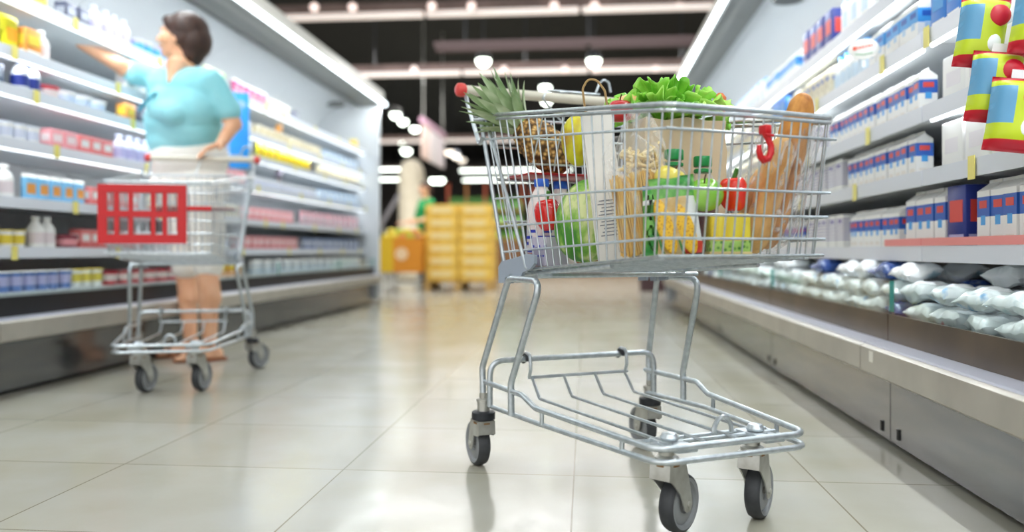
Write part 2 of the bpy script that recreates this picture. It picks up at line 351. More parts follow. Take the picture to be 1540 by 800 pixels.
def make_cart(label, group=None):
    root = empty('shopping_cart', label=label, cat='shopping trolley', group=group)
    # rim: two stacked wires
    r = MB()
    for dz, rr in ((0, .0048), (-.0105, .0042)):
        p = [Tp(-.06, -1), Tp(0, -1), Tp(1, -1), Tp(1, 1), Tp(0, 1), Tp(-.06, 1)]
        r.tube([q+Vector((0, 0, dz)) for q in fillet(p, .025, 5)], rr, 8)
    r.build('top_rim', zinc, root)
    for sd in (-1, 1):
        m = MB()
        for v in VH: m.tube([SP(-.02, v, sd), SP(1, v, sd)], .0029, 7)
        for i in range(20):
            s = (i+.5)/20
            a, b = Tp(s, sd)+Vector((0, -sd*.003, -.008)), Bp(s, sd)+Vector((0, -sd*.003, 0))
            m.tube(fillet([a, b, b+Vector((0, -sd*.02, -.004))], .01, 3), .0019, 6)
        m.build('basket_side', zinc, root)
    m = MB()
    for v in VH+[.995]: 
        a, b = SP(1, v, -1), SP(1, v, 1); d = (b-a).normalized(); m.tube([a-d*.004+Vector((.003, 0, 0)), b+d*.008+Vector((.003, 0, 0))], .0029, 7)
    for i in range(17):
        t = (i+.5)/17
        a, b = lerp(Tp(1, -1), Tp(1, 1), t)+Vector((-.003, 0, -.008)), lerp(Bp(1, -1), Bp(1, 1), t)+Vector((-.003, 0, 0))
        m.tube(fillet([a, b, b+Vector((-.03, 0, -.004))], .01, 3), .0019, 6)
    m.build('basket_front', zinc, root)
    m = MB()
    for i in range(26):
        t = (i+.5)/26; m.tube([lerp(Bp(0, -1), Bp(0, 1), t), lerp(Bp(1, -1), Bp(1, 1), t)], .0019, 6)
    for i in range(15):
        s = (i+.3)/15; m.tube([Bp(s, -1)+Vector((0, 0, -.004)), Bp(s, 1)+Vector((0, 0, -.004))], .0022, 6)
    m.tube([Bp(0, -1), Bp(1, -1)], .003, 6); m.tube([Bp(0, 1), Bp(1, 1)], .003, 6)
    m.build('basket_floor', zinc, root)
    # hinged rear gate
    m = MB()
    for i in range(11):
        y = -.225+.045*i; k = .2/.25
        m.tube([(-.03, y, .93), (.035, y*k, .53)], .0019, 6)
    for t in (0, .2, .42, .7, 1): m.tube([(-.03+.065*t, -.236*(1-t)-.19*t, .93-.4*t), (-.03+.065*t, .236*(1-t)+.19*t, .93-.4*t)], .0032, 7)
    m.build('rear_gate', zinc, root)
    # corner uprights, strut and handle arms
    for sd in (-1, 1):
        m = MB()
        m.tube(fillet([(.022, sd*.203, .502), (.016, sd*.206, .55), (-.047, sd*.249, .94), (-.034, sd*.249, .955), (-.028, sd*.249, .94)], .012, 4), .0058, 8)
        m.tube(fillet([(-.03, sd*.247, .958), (.185, sd*.216, .535), (.197, sd*.214, .528), (.2, sd*.213, .545)], .008, 4), .0045, 8)
        m.tube(fillet([(-.178, sd*.244, 1.022), (-.16, sd*.244, .99), (-.06, sd*.247, .865), (-.04, sd*.248, .862), (-.03, sd*.248, .875)], .014, 4), .0058, 8)
        m.build('rear_frame', zinc, root)
        p = [(.01, .488), (.05, .49), (.056, .505), (.068, .505), (.074, .49), (.095, .49), (.101, .505), (.113, .505), (.119, .492), (.15, .495), (.168, .52), (.215, .53), (.238, .543), (.24, .562), (.2, .566), (.1, .553), (.03, .545), (.008, .53)]
        MB().prism(p, 'y', sd*.214-.004, sd*.214+.004).build('hinge_plate', grey_plastic, root, label='grey plastic hinge plate')
    h = MB().tube([(-.18, -.25, 1.03), (-.18, .25, 1.03)], .0145, 18).build('handle', cream_plastic, root, label='cream plastic push handle')
    for sd in (-1, 1):
        Mx = Matrix.Translation((-.18, sd*.244, 1.03)) @ Matrix.Rotation(-sd*PI/2, 4, 'X')
        MB().lathe([(.0165, 0), (.019, .004), (.02, .014), (.0185, .023), (.012, .028), (0, .029)], 20, M=Mx).build('handle_cap', red_coral, h, label='red end cap')
    # child seat: wire back and red seat plate
    m = MB()
    for i in range(7):
        y = -.18+.06*i; m.tube(fillet([(.145, y, .775), (.15, y, .8), (.2, y*.97, .915)], .01, 3), .0019, 6)
    for z, x in ((.79, .148), (.85, .172), (.914, .2)): m.tube([(x, -.19, z), (x, .19, z)], .003, 7)
    m.tube(fillet([(-.17, .05, 1.046), (-.178, .09, 1.05), (-.178, .175, 1.05), (-.178, .19, 1.085), (-.178, .205, 1.096), (-.178, .222, 1.09), (-.178, .228, 1.06)], .008, 4), .0034, 8)
    m.tube(fillet([(-.03, -.01, .93), (-.16, -.01, 1.02), (-.178, .012, 1.05), (-.178, .19, 1.05)], .015, 4), .003, 8)
    m.build('child_seat', zinc, root)
    MB().box((.062, 0, .768), (.15, .37, .007), bev=.003).build('seat_plate', mat('seat_red', 'a3161c', .4), root, label='dark red child seat plate')
    # legs
    for sd in (-1, 1):
        p = [(0, sd*.2565, .166), (-.008, sd*.2565, .265), (.09, sd*.222, .503), (.285, sd*.222, .503), (.172, sd*.25, .25), (.174, sd*.25, .172)]
        MB().tube(fillet(p, .03, 6), .0082, 10).build('leg_frame', zinc, root)
    m = MB()
    for x, z in ((.1, .509), (.27, .514)): m.tube([(x, -.225, z), (x, .225, z)], .0055, 8)
    for sd in (-1, 1): m.tube([(.02, sd*.185, .508), (.55, sd*.185, .542)], .005, 8)
    m.build('under_frame', zinc, root)
    MB().tube(fillet([(.03, -.25, .168), (.03, -.25, .286), (.03, .25, .286), (.03, .25, .168)], .04, 6), .0075, 10).build('cross_bar', zinc, root)
    m = MB()
    up = [(-.02, -.253, .228), (.235, -.248, .232), (.292, -.24, .211), (.705, -.178, .203), (.705, .178, .203), (.292, .24, .211), (.235, .248, .232), (-.02, .253, .228)]
    lo = [(0, -.246, .166), (.29, -.236, .176), (.712, -.176, .179), (.712, .176, .179), (.29, .236, .176), (0, .246, .166)]
    m.tube(fillet(up, .045, 6), .0068, 9); m.tube(fillet(lo, .045, 6), .006, 9)
    for x, hw in ((.32, .236), (.6, .192)):
        for sd in (-1, 1): m.tube([(x, sd*hw, .21), (x, sd*hw, .177)], .005, 7)
    for y in (-.1, .112): m.box((.64, y, .192), (.1, .05, .012), bev=.003).lathe([(.018, .2), (.019, .204), (.014, .212), (.006, .214), (0, .214)], 16, M=Matrix.Translation((.628, y, 0)))
    m.build('lower_tray_frame', zinc, root)
    rk = MB()
    for y in (-.14, -.047, .047, .14): rk.tube(fillet([(.052, y, .24), (.1, y, .192), (.66, y*.82, .197)], .012, 3), .0038, 7)
    rk.tube([(.052, -.15, .24), (.052, .15, .24)], .0042, 7)
    for x in (.595, .625): rk.tube([(x, -.165, .192), (x, .165, .192)], .0048, 7)
    for y in (-.148, .142): rk.tube(fillet([(.052, y, .24), (.062, y, .262), (.058, y, .3), (.03, y, .303), (.014, y, .29)], .015, 4), .0045, 8)
    rk = rk.build('tray_rack', zinc, root)
    for y in (-.148, .142): MB().tube([(.03+.0125*math.cos(a), y, .286+.0125*math.sin(a)) for a in [PI*1.3*k/10-.3 for k in range(11)]], .0055, 8).ell((.014, y, .279), .007).build('rack_clip', black_plastic, rk, label='black plastic clip')
    MB().tube([(.64, .02+.022*math.cos(a), .205+.032*math.sin(a)) for a in [PI*k/10 for k in range(11)]], .0048, 8).build('tray_loop', zinc, root)
    caster(root, 0, -.2565, math.radians(180), True); caster(root, 0, .2565, math.radians(178), True)
    caster(root, .618, -.1, math.radians(116), False); caster(root, .618, .112, math.radians(124), False)
    return root
g = Vector((.47, -.882)).normalized(); ang = math.atan2(g.y, g.x)
cart = make_cart('silver wire shopping trolley full of groceries in the foreground', None)
cart.location = (-.042, 2.2065, 0); cart.rotation_euler = (0, 0, ang)
CM = Matrix.Translation(cart.location) @ Matrix.Rotation(ang, 4, 'Z')
g2 = Vector((.28, -.96)).normalized(); ang2 = math.atan2(g2.y, g2.x)
cart2 = dup(cart); cart2['label'] = 'empty wire shopping trolley with a red grille, in front of the shopper'
cart2.location = (-1.85, 3.65, 0); cart2.rotation_euler = (0, 0, ang2)
cs = [c for c in cart2.children if c.name.startswith('caster')]
for c in cs:
    x_, y_ = c.location.x, c.location.y
    c.rotation_euler = (0, 0, math.radians(180+(-38 if (x_ < .3 and y_ > 0) else (-20 if x_ > .3 else 0))))
# the red bag hook on the near trolley
hk = MB(); X0 = .789
hk.tube([(X0-.004, .004, .803), (X0-.002, .004, .79), (X0, .007, .782), (X0+.002, .013, .768), (X0+.002, .0125, .755), (X0+.002, .006, .744), (X0+.002, -.004, .741), (X0+.002, -.012, .747), (X0+.002, -.015, .757), (X0+.002, -.0145, .768)], [.0075, .007, .0062, .006, .0065, .0072, .0075, .0065, .0055, .0045], 10)
hk.box((X0-.005, .005, .798), (.022, .016, .018), bev=.004); hk.box((X0+.004, .007, .787), (.008, .02, .005), bev=.002)
hk.build('bag_hook', red_plastic, cart, label='red plastic bag hook')
# red grille clipped to the front of the far trolley
gr = MB(); W, H, yc, z0 = .315, .225, -.05, .6
for (ya, yb_) in ((-.158, -.126), (-.1, -.083), (-.05, -.034), (.03, .046), (.072, .088), (.126, .158)): gr.box((.765, yc+(ya+yb_)/2, z0+H/2), (.012, yb_-ya, H))
for (za, zb) in ((0, .034), (.1, .124), (.193, .225)): gr.box((.766, yc, z0+(za+zb)/2), (.0125, W, zb-za))
gr.build('front_grille', red_plastic, cart2, label='red plastic grille panel')
MB().box((.764, .155, .735), (.012, .09, .018), bev=.003).build('lock_bar', red_plastic, cart2, label='red plastic bar')
# ------------------------------------------------------------------ groceries in the near trolley (cart-local metres)
def put(o, loc, rx=0, ry=0, rz=0, M=None):
    m = CM @ Matrix.Translation(loc) @ (M if M else Matrix.Rotation(rz, 4, 'Z') @ Matrix.Rotation(ry, 4, 'Y') @ Matrix.Rotation(rx, 4, 'X'))
    o.location = m.to_translation(); o.rotation_euler = m.to_euler(); return o
def axis_to(d):
    return Vector((0, 0, 1)).rotation_difference(Vector(d).normalized()).to_matrix().to_4x4()
SCR = math.atan2(.92, .387)     # local yaw of the picture's horizontal
# pineapple: bumpy eyes, leaf crown
pine_m = noisy('pineapple_skin', 'e6bd74', '4f371b', 85, rough=.6, kind='vor', lo=.18, hi=.7, c3='a67a3c', bump=.5)
leaf_m = noisy('pineapple_leaf', '71905a', 'bccaa6', 16, rough=.5, stretch=(1, 1, .3), c3='93aa7c')
def pine_fn(v):
    a = math.atan2(v.y, v.x); t = (v.z+1)/2*7
    e = abs(math.sin((a*5/ (2*PI)*2*PI/2*1.6)+t*PI*.5))*abs(math.sin(a*4-t*PI*.5))
    e = abs(math.sin(4*a+t*1.9))*abs(math.sin(4*a-t*1.9))
    k = (1-abs(v.z)**3.2*.18)/max(.45, math.sqrt(max(1e-4, 1-v.z*v.z*.62)))
    return Vector((v.x*k*(.9+.13*e), v.y*k*(.9+.13*e), v.z*(1+.0*e)))
root = empty('pineapple', label='pineapple with grey green crown lying in the trolley child seat', cat='fruit')
MB().ell((0, 0, 0), (.056, .056, .088), 64, 44, fn=pine_fn).build('fruit_body', pine_m, root)
cr = MB(); rnd = random.Random(3)
for i in range(54):
    a = i*2.39996; t = i/54; L = .075+.085*(1-abs(t-.6)*1.2); tilt = .66-.6*t; w0 = .0155-.004*t
    base = Vector((.022*math.cos(a)*(1-t*.6), .022*math.sin(a)*(1-t*.6), .074+.03*t))
    rad = Vector((math.cos(a), math.sin(a), 0)); tan = Vector((-math.sin(a), math.cos(a), 0)); vs = []
    for k in range(7):
        u = k/6; th = tilt*(.75+.5*u); p = base+(rad*math.sin(th)*u*L)+Vector((0, 0, math.cos(th)*u*L*1.0))
        w = w0*(1-u**2.2)*(.75+.5*u)+.0005; n = (rad*math.cos(th)-Vector((0, 0, math.sin(th)))).normalized()
        vs += [p-tan*w+n*w*.35, p-n*w*.15, p+tan*w+n*w*.35, p+n*w*.1]
    cr.loft([vs[k*4:k*4+4] for k in range(7)])
cr.build('crown', leaf_m, root, label='spiky grey green leaf crown')
put(root, (.08, -.12, .846), M=axis_to((-.34, -.6, .62)))
# fruit helper
def apple(name, r, m, label, loc, sq=.92, stem=True, cat='fruit', rx=.1, ry=.1):
    def fn(v):
        rr = math.hypot(v.x, v.y); d = .3*math.exp(-(rr/.33)**2)
        return Vector((v.x, v.y, v.z-(d if v.z > 0 else -d*.5)))
    root = empty(name, label=label, cat=cat)
    MB().ell((0, 0, 0), (r, r, r*sq), 32, 20, fn=fn).build('flesh', m, root)
    if stem: MB().tube([(0, 0, r*.6), (.002, .001, r*.95), (.006, .002, r*1.2)], .0016, 6).build('stem', mat('stem_brown', '5b4126', .8) if 'stem_brown' not in bpy.data.materials else bpy.data.materials['stem_brown'], root)
    put(root, loc, rx, ry); return root
apple('green_apple', .0365, noisy('green_apple_skin', '7cc034', 'a3d65c', 9, rough=.22, coat=.4), 'shiny green apple behind the trolley front wires', (.664, -.041, .684), rx=.3, ry=.3)
apple('yellow_apple', .0325, noisy('yellow_apple_skin', 'e0cf38', 'eedd62', 8, rough=.3, coat=.3), 'pale yellow apple on top of the corn packet', (.622, -.094, .716), sq=.85, rx=-.3, ry=.35)
apple('red_apple', .03, noisy('red_apple_skin', 'a80f1c', 'c92a2e', 10, rough=.25, coat=.4), 'dark red apple peeking over the white paper bag', (.43, -.096, .883))
def pepper(name, rx_, h, m, label, loc, **k):
    def fn(v):
        a = math.atan2(v.y, v.x); lob = 1+.13*math.cos(3*a+.4)*(1-.3*v.z); d = .4*math.exp(-(math.hypot(v.x, v.y)/.4)**2)
        tp = 1.0+.1*v.z
        return Vector((v.x*lob*tp, v.y*lob*tp, (v.z if abs(v.z) < .75 else math.copysign(.75+(abs(v.z)-.75)*.9, v.z))-(d if v.z > 0 else -d*.4)))
    root = empty(name, label=label, cat='vegetable')
    MB().ell((0, 0, 0), (rx_, rx_, h/2), 40, 24, fn=fn).build('flesh', m, root)
    MB().tube([(0, 0, h*.28), (.002, 0, h*.42), (.008, .003, h*.6)], [.008, .0045, .005], 8).build('stem', mat('pepper_stem_'+name[-3:]+str(len(bpy.data.objects)), '3f7d2c', .5), root, label='green stem')
    return put(root, loc, **k)
red_sk = noisy('red_pepper_skin', 'd0161a', 'e3261f', 8, rough=.15, coat=.6)
pepper('bell_pepper', .032, .094, red_sk, 'glossy red bell pepper beside the milk bottle and melon', (.205, -.163, .662), rx=.12, ry=-.05)
pepper('bell_pepper', .0285, .082, noisy('red_pepper_bright', 'ee2a1e', 'f23c28', 8, rough=.2, coat=.5), 'bright red bell pepper on top of the yellow pack', (.668, .028, .688), rx=.1, ry=.05)
# mango
root = empty('mango', label='yellow mango with orange blush on top of the watermelon beside the pineapple', cat='fruit')
MB().ell((0, 0, 0), (.036, .038, .062), 28, 18, fn=lambda v: Vector((v.x*(1+.12*v.z), v.y*(1-.08*v.z), v.z))).build('flesh', noisy('mango_skin', 'd9d22c', 'a8641f', 14, rough=.35, lo=.5, hi=.72), root)
put(root, (.24, -.105, .84), rx=.1, ry=.0)
# pale green melon
mel = noisy('melon_rind', '4a9230', 'dfe6a6', 20, rough=.45, lo=.4, hi=.6, c3='8fc04c', bump=.15, detail=6, stretch=(1, 1, .55))
root = empty('watermelon', label='pale mottled green watermelon standing in the trolley', cat='fruit')
MB().ell((0, 0, 0), (.073, .073, .098), 40, 28, fn=lambda v: Vector((v.x*(1-.12*v.z+.02*math.cos(10*math.atan2(v.y, v.x))), v.y*(1-.12*v.z), v.z))).build('rind', mel, root)
MB().tube([(0, 0, .094), (.002, 0, .104), (.008, .003, .11)], .003, 6).build('stem', mat('melon_stem', '7d8a44', .7), root)
put(root, (.31, -.117, .643), rx=-.08, ry=.05)
# milk bottles
milk_w = mat('milk_bottle_white', 'efe6e4', .35, sss=.2); cap_b = mat('blue_cap', '1c5fd0', .35); lab_b = mat('label_blue', '1f34b4', .5); lab_w = mat('label_white', 'f4f2f0', .5); lab_g = mat('label_green', '3f9a3c', .5); lab_r = mat('label_red', 'd8412f', .5)
def milk(loc, label, rz):
    root = empty('milk_bottle', label=label, cat='bottle')
    MB().lathe([(.0, 0), (.034, 0), (.0375, .004), (.0375, .135), (.034, .16), (.022, .19), (.0165, .2), (.0165, .206)], 28).build('bottle_body', milk_w, root)
    lb = MB()
    for (z, h, cells) in ((.03, .007, 'RRGG..'), (.04, .008, 'BB.BBB'), (.058, .0075, 'B.BBB.'), (.073, .0075, 'BB.BBB'), (.088, .0075, '.BB.BB')):
        for q in range(3):
            for i, ch in enumerate(cells):
                if ch == '.': continue
                a0 = (q*6+i)*2*PI/18+.02; a1 = a0+2*PI/18-(.02 if ch != cells[(i+1) % 6] else 0); vs = []
                for k in range(4):
                    a = a0+(a1-a0)*k/3
                    for zz in (z, z+h): vs.append((.0381*math.cos(a), .0381*math.sin(a), zz))
                lb.add(vs, [(2*k, 2*k+2, 2*k+3, 2*k+1) for k in range(3)], {'B': 0, 'R': 1, 'G': 2}[ch])
    lb.build('label_print', [lab_b, lab_r, lab_g], root, label='blue block print on the label')
    MB().lathe([(.0185, .204), (.019, .206), (.019, .222), (.0175, .224), (0, .224)], 24).build('cap', cap_b, root, label='bright blue screw cap')
    return put(root, loc, rz=rz)
milk((.138, -.152, .53), 'white milk bottle with blue cap nearest the trolley handle', .3)
milk((.092, -.076, .53), 'white milk bottle with blue cap partly behind the watermelon', 1.2)
# lilac carton under the pepper
root = empty('lilac_carton', label='pale lilac carton with blue print lying under the red bell pepper', cat='package')
MB().box((0, 0, .036), (.084, .06, .07), bev=.003).build('carton_body', mat('lilac_card', 'c3bdd0', .5), root)
b = MB()
for i in range(5): b.box((-.03+.017*i, -.0304, .048-.006*(i % 2)), (.011, .0008, .006)); b.box((-.032+.015*i, -.0304, .025), (.008, .0008, .004))
b.build('printed_marks', lab_b, root)
put(root, (.2, -.159, .536))
# white paper carrier with text lines
paper_w = noisy('white_paper', 'f6f4ef', 'eceae4', 7, rough=.7)
ink = mat('grey_ink', '8c8f98', .7)
def paper_bag(root, w, d, h, m, name, lean=0, crumple=0, tall_back=0):
    b = MB(); n = 10
    ring = lambda z, k, c: [Vector((x*k*w/2, y*k*d/2, z)) for x, y in c]
    per = [(-1, -1), (-.5, -1), (0, -1), (.5, -1), (1, -1), (1, -.3), (.86, 0), (1, .3), (1, 1), (.5, 1), (0, 1), (-.5, 1), (-1, 1), (-1, .3), (-.86, 0), (-1, -.3)]
    rnd = random.Random(int(h*1000)); rings = []
    for i in range(n):
        t = i/(n-1); r = []
        for (x, y) in per:
            zz = h*t + (tall_back*t*(y*.5) if tall_back else 0) + (rnd.uniform(-.006, .004) if i == n-1 else 0)
            j = crumple*t
            r.append(Vector((x*w/2+rnd.uniform(-j, j), y*d/2+rnd.uniform(-j, j), zz)))
        rings.append(r)
    inner = [[p*.97+Vector((0, 0, p.z*.03)) for p in r] for r in rings[::-1]]
    return b.loft(rings+inner[:-2], cap=False).add(rings[0], [tuple(range(16))[::-1]]).build(name, m, root)
root = empty('white_paper_bag', label='narrow white paper bag with printed lines between melon and pasta', cat='bag')
paper_bag(root, .064, .036, .325, paper_w, 'bag_body', crumple=.0015)
b = MB()
for i in range(11): b.box((-.003+.002*(i % 3), -.0186, .055+.0075*i), (.038-.004*(i % 3), .0006, .0022))
b.box((0, -.0183, .15), (.058, .0006, .0012), 0)
b.build('printed_lines', ink, root)
MB().tube(fillet([(-.02, .012, .315), (-.02, .014, .38), (-.006, .016, .4), (.014, .016, .396), (.028, .014, .37), (.03, .012, .3)], .02, 5), .0026, 7).build('bag_handle', mat('kraft_cord', 'a8895a', .8), root, label='brown twisted paper handle')
put(root, (.455, -.127, .553), M=Matrix.Rotation(SCR, 4, 'Z') @ Matrix.Rotation(math.radians(-7), 4, 'Y'))
# kraft bag with lettuce
kraft = noisy('kraft_paper', 'c9b493', 'd8c6a8', 6, rough=.8, bump=.15)
root = empty('kraft_paper_bag', label='brown kraft paper bag holding the lettuce', cat='bag')
paper_bag(root, .205, .11, .318, kraft, 'bag_body', crumple=.005)
for sy, xo in ((.03, .035),):
    MB().tube(fillet([(-.03+xo, sy, .3), (-.028+xo, sy, .385), (-.005+xo, sy, .408), (.025+xo, sy, .398), (.034+xo, sy, .3)], .02, 5), .0024, 7).build('bag_handle', bpy.data.materials['kraft_cord'], root, label='brown twisted paper handle')
put(root, (.41, .06, .552), M=Matrix.Rotation(PI/2-.12, 4, 'Z'))
lett = noisy('lettuce_leaf', '6cb832', 'b9ea6c', 14, rough=.4, c3='8fd548', sss=.1)
root = empty('lettuce', label='curly bright green lettuce sticking out of the kraft bag', cat='vegetable')
rnd = random.Random(11)
for i in range(16):
    a = i*2.39996+rnd.uniform(-.2, .2); t = i/16; L = rnd.uniform(.085, .11); tilt = 1.25-1.15*t; NU, NV = 12, 44; ph = rnd.uniform(0, 6)
    rad = Vector((math.cos(a), math.sin(a)*.6, 0)); rad.normalize(); tan = Vector((-rad.y, rad.x, 0)); vs = []
    up = rad*math.sin(tilt)+Vector((0, 0, math.cos(tilt))); nrm = rad*math.cos(tilt)-Vector((0, 0, math.sin(tilt)))
    base = Vector((math.cos(a)*.062*(1-t*.4)-.008, math.sin(a)*.02, -.01))
    for u in range(NU+1):
        uu = u/NU
        for v in range(NV+1):
            vv = v/NV*2-1; f_ = vv*1.05; R_ = L*uu*(1+.07*math.sin(vv*21+ph)*uu**4)*(1-.12*vv*vv)
            ed = uu**3; ruf = ed*(.013*math.sin(vv*14+ph)+.008*math.sin(vv*29+2*ph))+.004*uu*math.sin(uu*9+vv*5+ph)
            vs.append(base+up*math.cos(f_)*R_+tan*math.sin(f_)*R_*.8+nrm*(ruf+.018*uu*uu-.03*vv*vv*uu))
    fs = [(u*(NV+1)+v, u*(NV+1)+v+1, (u+1)*(NV+1)+v+1, (u+1)*(NV+1)+v) for u in range(NU) for v in range(NV)]
    o = MB().add(vs, fs).build('leaf', lett, root)
    s = o.modifiers.new('solid', 'SOLIDIFY'); s.thickness = .0012
put(root, (.41, .05, .87), M=Matrix.Rotation(PI/2, 4, 'Z'))
# bread roll and carrot at the bag mouth
root = empty('bread_roll', label='round peach coloured bread roll between the bag handle and lettuce', cat='bread')
MB().ell((0, 0, 0), (.033, .033, .029), 24, 14, fn=lambda v: Vector((v.x, v.y, v.z-(.12*math.exp(-(v.x/.12)**2) if v.z > 0 else 0)))).build('crust', noisy('roll_crust', 'e8b072', 'f0c892', 8, rough=.6), root)
put(root, (.41, -.062, .897))
root = empty('carrot', label='orange carrot tip peeking out behind the lettuce', cat='vegetable')
MB().tube([(0, 0, 0), (0, 0, .06), (0, 0, .12), (0, 0, .15), (0, 0, .16)], [.008, .012, .0155, .015, .006], 16).build('root_flesh', noisy('carrot_skin', 'e0813c', 'c9632a', 14, rough=.55, stretch=(1, 1, 6)), root)
put(root, (.395, .183, .79), rx=-.08, ry=.05)
# juice bottles with green caps
pet = film('clear_bottle_plastic', 'f4fbff', .1, .06, 4); cap_g = mat('green_cap', '148a45', .35); juice_m = mat('berry_juice', '6e4a52', .2)
def juice(loc, label):
    root = empty('drink_bottle', label=label, cat='bottle')
    MB().lathe([(.03, .002), (.033, .008), (.033, .12), (.031, .145), (.024, .172), (.016, .188), (.0155, .205)], 28, cap=False).build('bottle_body', pet, root)
    MB().lathe([(.028, .004), (.0315, .01), (.0315, .12), (.029, .146), (.021, .168), (0, .168)], 24).build('juice', juice_m, root, label='dark berry juice')
    MB().lathe([(.019, .2), (.02, .202), (.02, .219), (.0185, .222), (0, .222)], 24).lathe([(.0175, .186), (.0195, .188), (.0195, .193), (.0175, .195)], 24).build('cap', cap_g, root, label='green screw cap and neck ring')
    return put(root, loc)
juice((.55, -.036, .564), 'clear drink bottle with green cap left of the other one, above the yellow apple')
juice((.535, .048, .555), 'clear drink bottle with green cap standing behind the bright red pepper')
# pasta packs
pasta_m = noisy('pasta', 'd9a84a', 'e8c777', 20, rough=.45); film_m = film('cellophane', 'ffffff', .14)
root = empty('spaghetti_pack', label='clear pack of long spaghetti leaning in the trolley corner', cat='food packet')
sp = MB(); rnd = random.Random(5)
for i in range(150):
    a = rnd.uniform(0, 2*PI); r = math.sqrt(rnd.random()); x, y = math.cos(a)*r*.047, math.sin(a)*r*.016
    sp.tube([(x+rnd.uniform(-.004, .004), y, .006+rnd.uniform(0, .006)), (x*.96, y, .09), (x*.92+rnd.uniform(-.006, .006), y, .165+rnd.uniform(-.012, .008))], .0021, 5)
sp.build('spaghetti', pasta_m, root)
def sleeve(w, d, h, twist=.0, n=24, m=14, top=.15):
    rings = []
    for i in range(m):
        t = i/(m-1); k = math.sin(min(1, t*9+.25)*PI/2); k2 = k*(1-.93*max(0, (t-(1-top))/top)**1.5); r = []
        for j in range(n):
            a = 2*PI*j/n; cr_ = 1+.035*math.sin(5*a+7*t)+.025*math.sin(9*a-11*t)
            r.append(Vector((math.cos(a)*w*(k*.35+k2*.65 if t > .5 else k)*cr_, math.sin(a)*d*k2*cr_, h*t)))
        rings.append(r)
    return rings
MB().loft(sleeve(.052, .0205, .25)).build('wrapper', film_m, root, label='clear cellophane wrapper')
put(root, (.59, -.13, .561), M=Matrix.Rotation(SCR, 4, 'Z') @ Matrix.Rotation(math.radians(-10), 4, 'Y'))
root = empty('penne_pack', label='clear bag of penne pasta above the spaghetti', cat='food packet')
pn = MB(); pen_m = noisy('penne_pasta', 'e6cb85', 'f0dca4', 16, rough=.45)
for i in range(150):
    a = rnd.uniform(0, 2*PI); r = math.sqrt(rnd.random()); z = rnd.uniform(.1, .235)
    c = Vector((math.cos(a)*r*.046, math.sin(a)*r*.026, z)); d = Vector((rnd.gauss(0, 1), rnd.gauss(0, .6), rnd.gauss(0, .6))).normalized()*.015
    pn.tube([c-d, c+d], .0042, 7)
pn.build('penne', pen_m, root, kind='stuff')
MB().loft(sleeve(.054, .034, .31, top=.28)).build('wrapper', film_m, root, label='clear cellophane wrapper')
put(root, (.535, -.083, .556), M=Matrix.Rotation(SCR, 4, 'Z') @ Matrix.Rotation(math.radians(-5), 4, 'Y'))
# frozen vegetable packets
def pillow(w, h, d, n=12, m=14, wav=.0):
    vs = []; 
    for s in (-1, 1):
        for i in range(m+1):
            for j in range(n+1):
                x, z = j/n*2-1, i/m*2-1
                b = (1-abs(x)**3)*(1-z**6); vs.append(Vector((x*w/2*(1-.04*math.cos(z*PI/2)), s*(d/2*max(0, b)**.6+.0006)+wav*math.sin(9*x+5*z)*b, (z+1)/2*h)))
    fs = []; N = (m+1)*(n+1)
    for s in (0, 1):
        for i in range(m):
            for j in range(n):
                q = (i*(n+1)+j, i*(n+1)+j+1, (i+1)*(n+1)+j+1, (i+1)*(n+1)+j); q = tuple(k+s*N for k in q)
                fs.append(q if s == 0 else q[::-1])
    edge = [(0, j) for j in range(n)]+[(i, n) for i in range(m)]+[(m, n-j) for j in range(n)]+[(m-i, 0) for i in range(m)]
    ids = [i*(n+1)+j for i, j in edge]
    for k in range(len(ids)):
        a, b = ids[k], ids[(k+1) % len(ids)]; fs.append((a, a+N, b+N, b))
    return vs, fs
pk_green = noisy('green_packet', '2d8a35', '7fc25c', 30, rough=.3, lo=.4, hi=.6); pk_white = mat('packet_white', 'eef0ee', .3); pk_blue = mat('packet_blue', '5d86b8', .35)
corn_m = noisy('corn_kernels', 'c98a12', 'f3c22e', 190, rough=.35, kind='vor', lo=.2, hi=.5); husk = mat('corn_husk_green', '3c7a2d', .5)
vs, fs = pillow(.088, .155, .042)
mt = []
for f in fs:
    c = sum((vs[i] for i in f), Vector())/len(f)
    mt.append(0 if c.z > .112 else (3 if (c.z < .02 and c.x > .01) else (2 if (c.x > .02+(.1-c.z)*.08) else 1)))
root = empty('corn_packet', label='frozen corn packet with two yellow cobs printed, behind the front corner wires', cat='food packet')
pk = MB()
for f, k in zip(fs, mt): pk.add([vs[i] for i in f], [tuple(range(len(f)))], k)
pk = pk.build('packet', [pk_green, noisy('packet_tan', 'c9a15a', 'e2cfa0', 30, rough=.35), pk_white, lab_r], root)
bmm = bmesh.new(); bmm.from_mesh(pk.data); bmesh.ops.remove_doubles(bmm, verts=bmm.verts, dist=1e-5); bmm.to_mesh(pk.data); bmm.free()
for (x, z, tl) in ((-.024, .056, -.16), (.012, .052, -.2)):
    Mx = Matrix.Translation((x, -.0175, z)) @ Matrix.Rotation(tl, 4, 'Y')
    o = MB().ell((0, 0, 0), (.0175, .007, .056), 20, 14, M=Mx).build('corn_print', corn_m, root, label='yellow corn cob print')
    MB().prism([(-.021, -.045), (-.016, -.052), (-.018, .02), (-.008, .06), (-.02, .035)], 'y', -.003, .0005, M=Mx).build('husk_print', husk, o)
put(root, (.668, -.1, .566), M=Matrix.Rotation(SCR-.1, 4, 'Z') @ Matrix.Rotation(-.12, 4, 'Y') @ Matrix.Rotation(-.12, 4, 'X'))
root = empty('vegetable_packet', label='crumpled green and white vegetable packet left of the corn packet', cat='food packet')
vs, fs = pillow(.07, .14, .034, wav=.003); pk = MB()
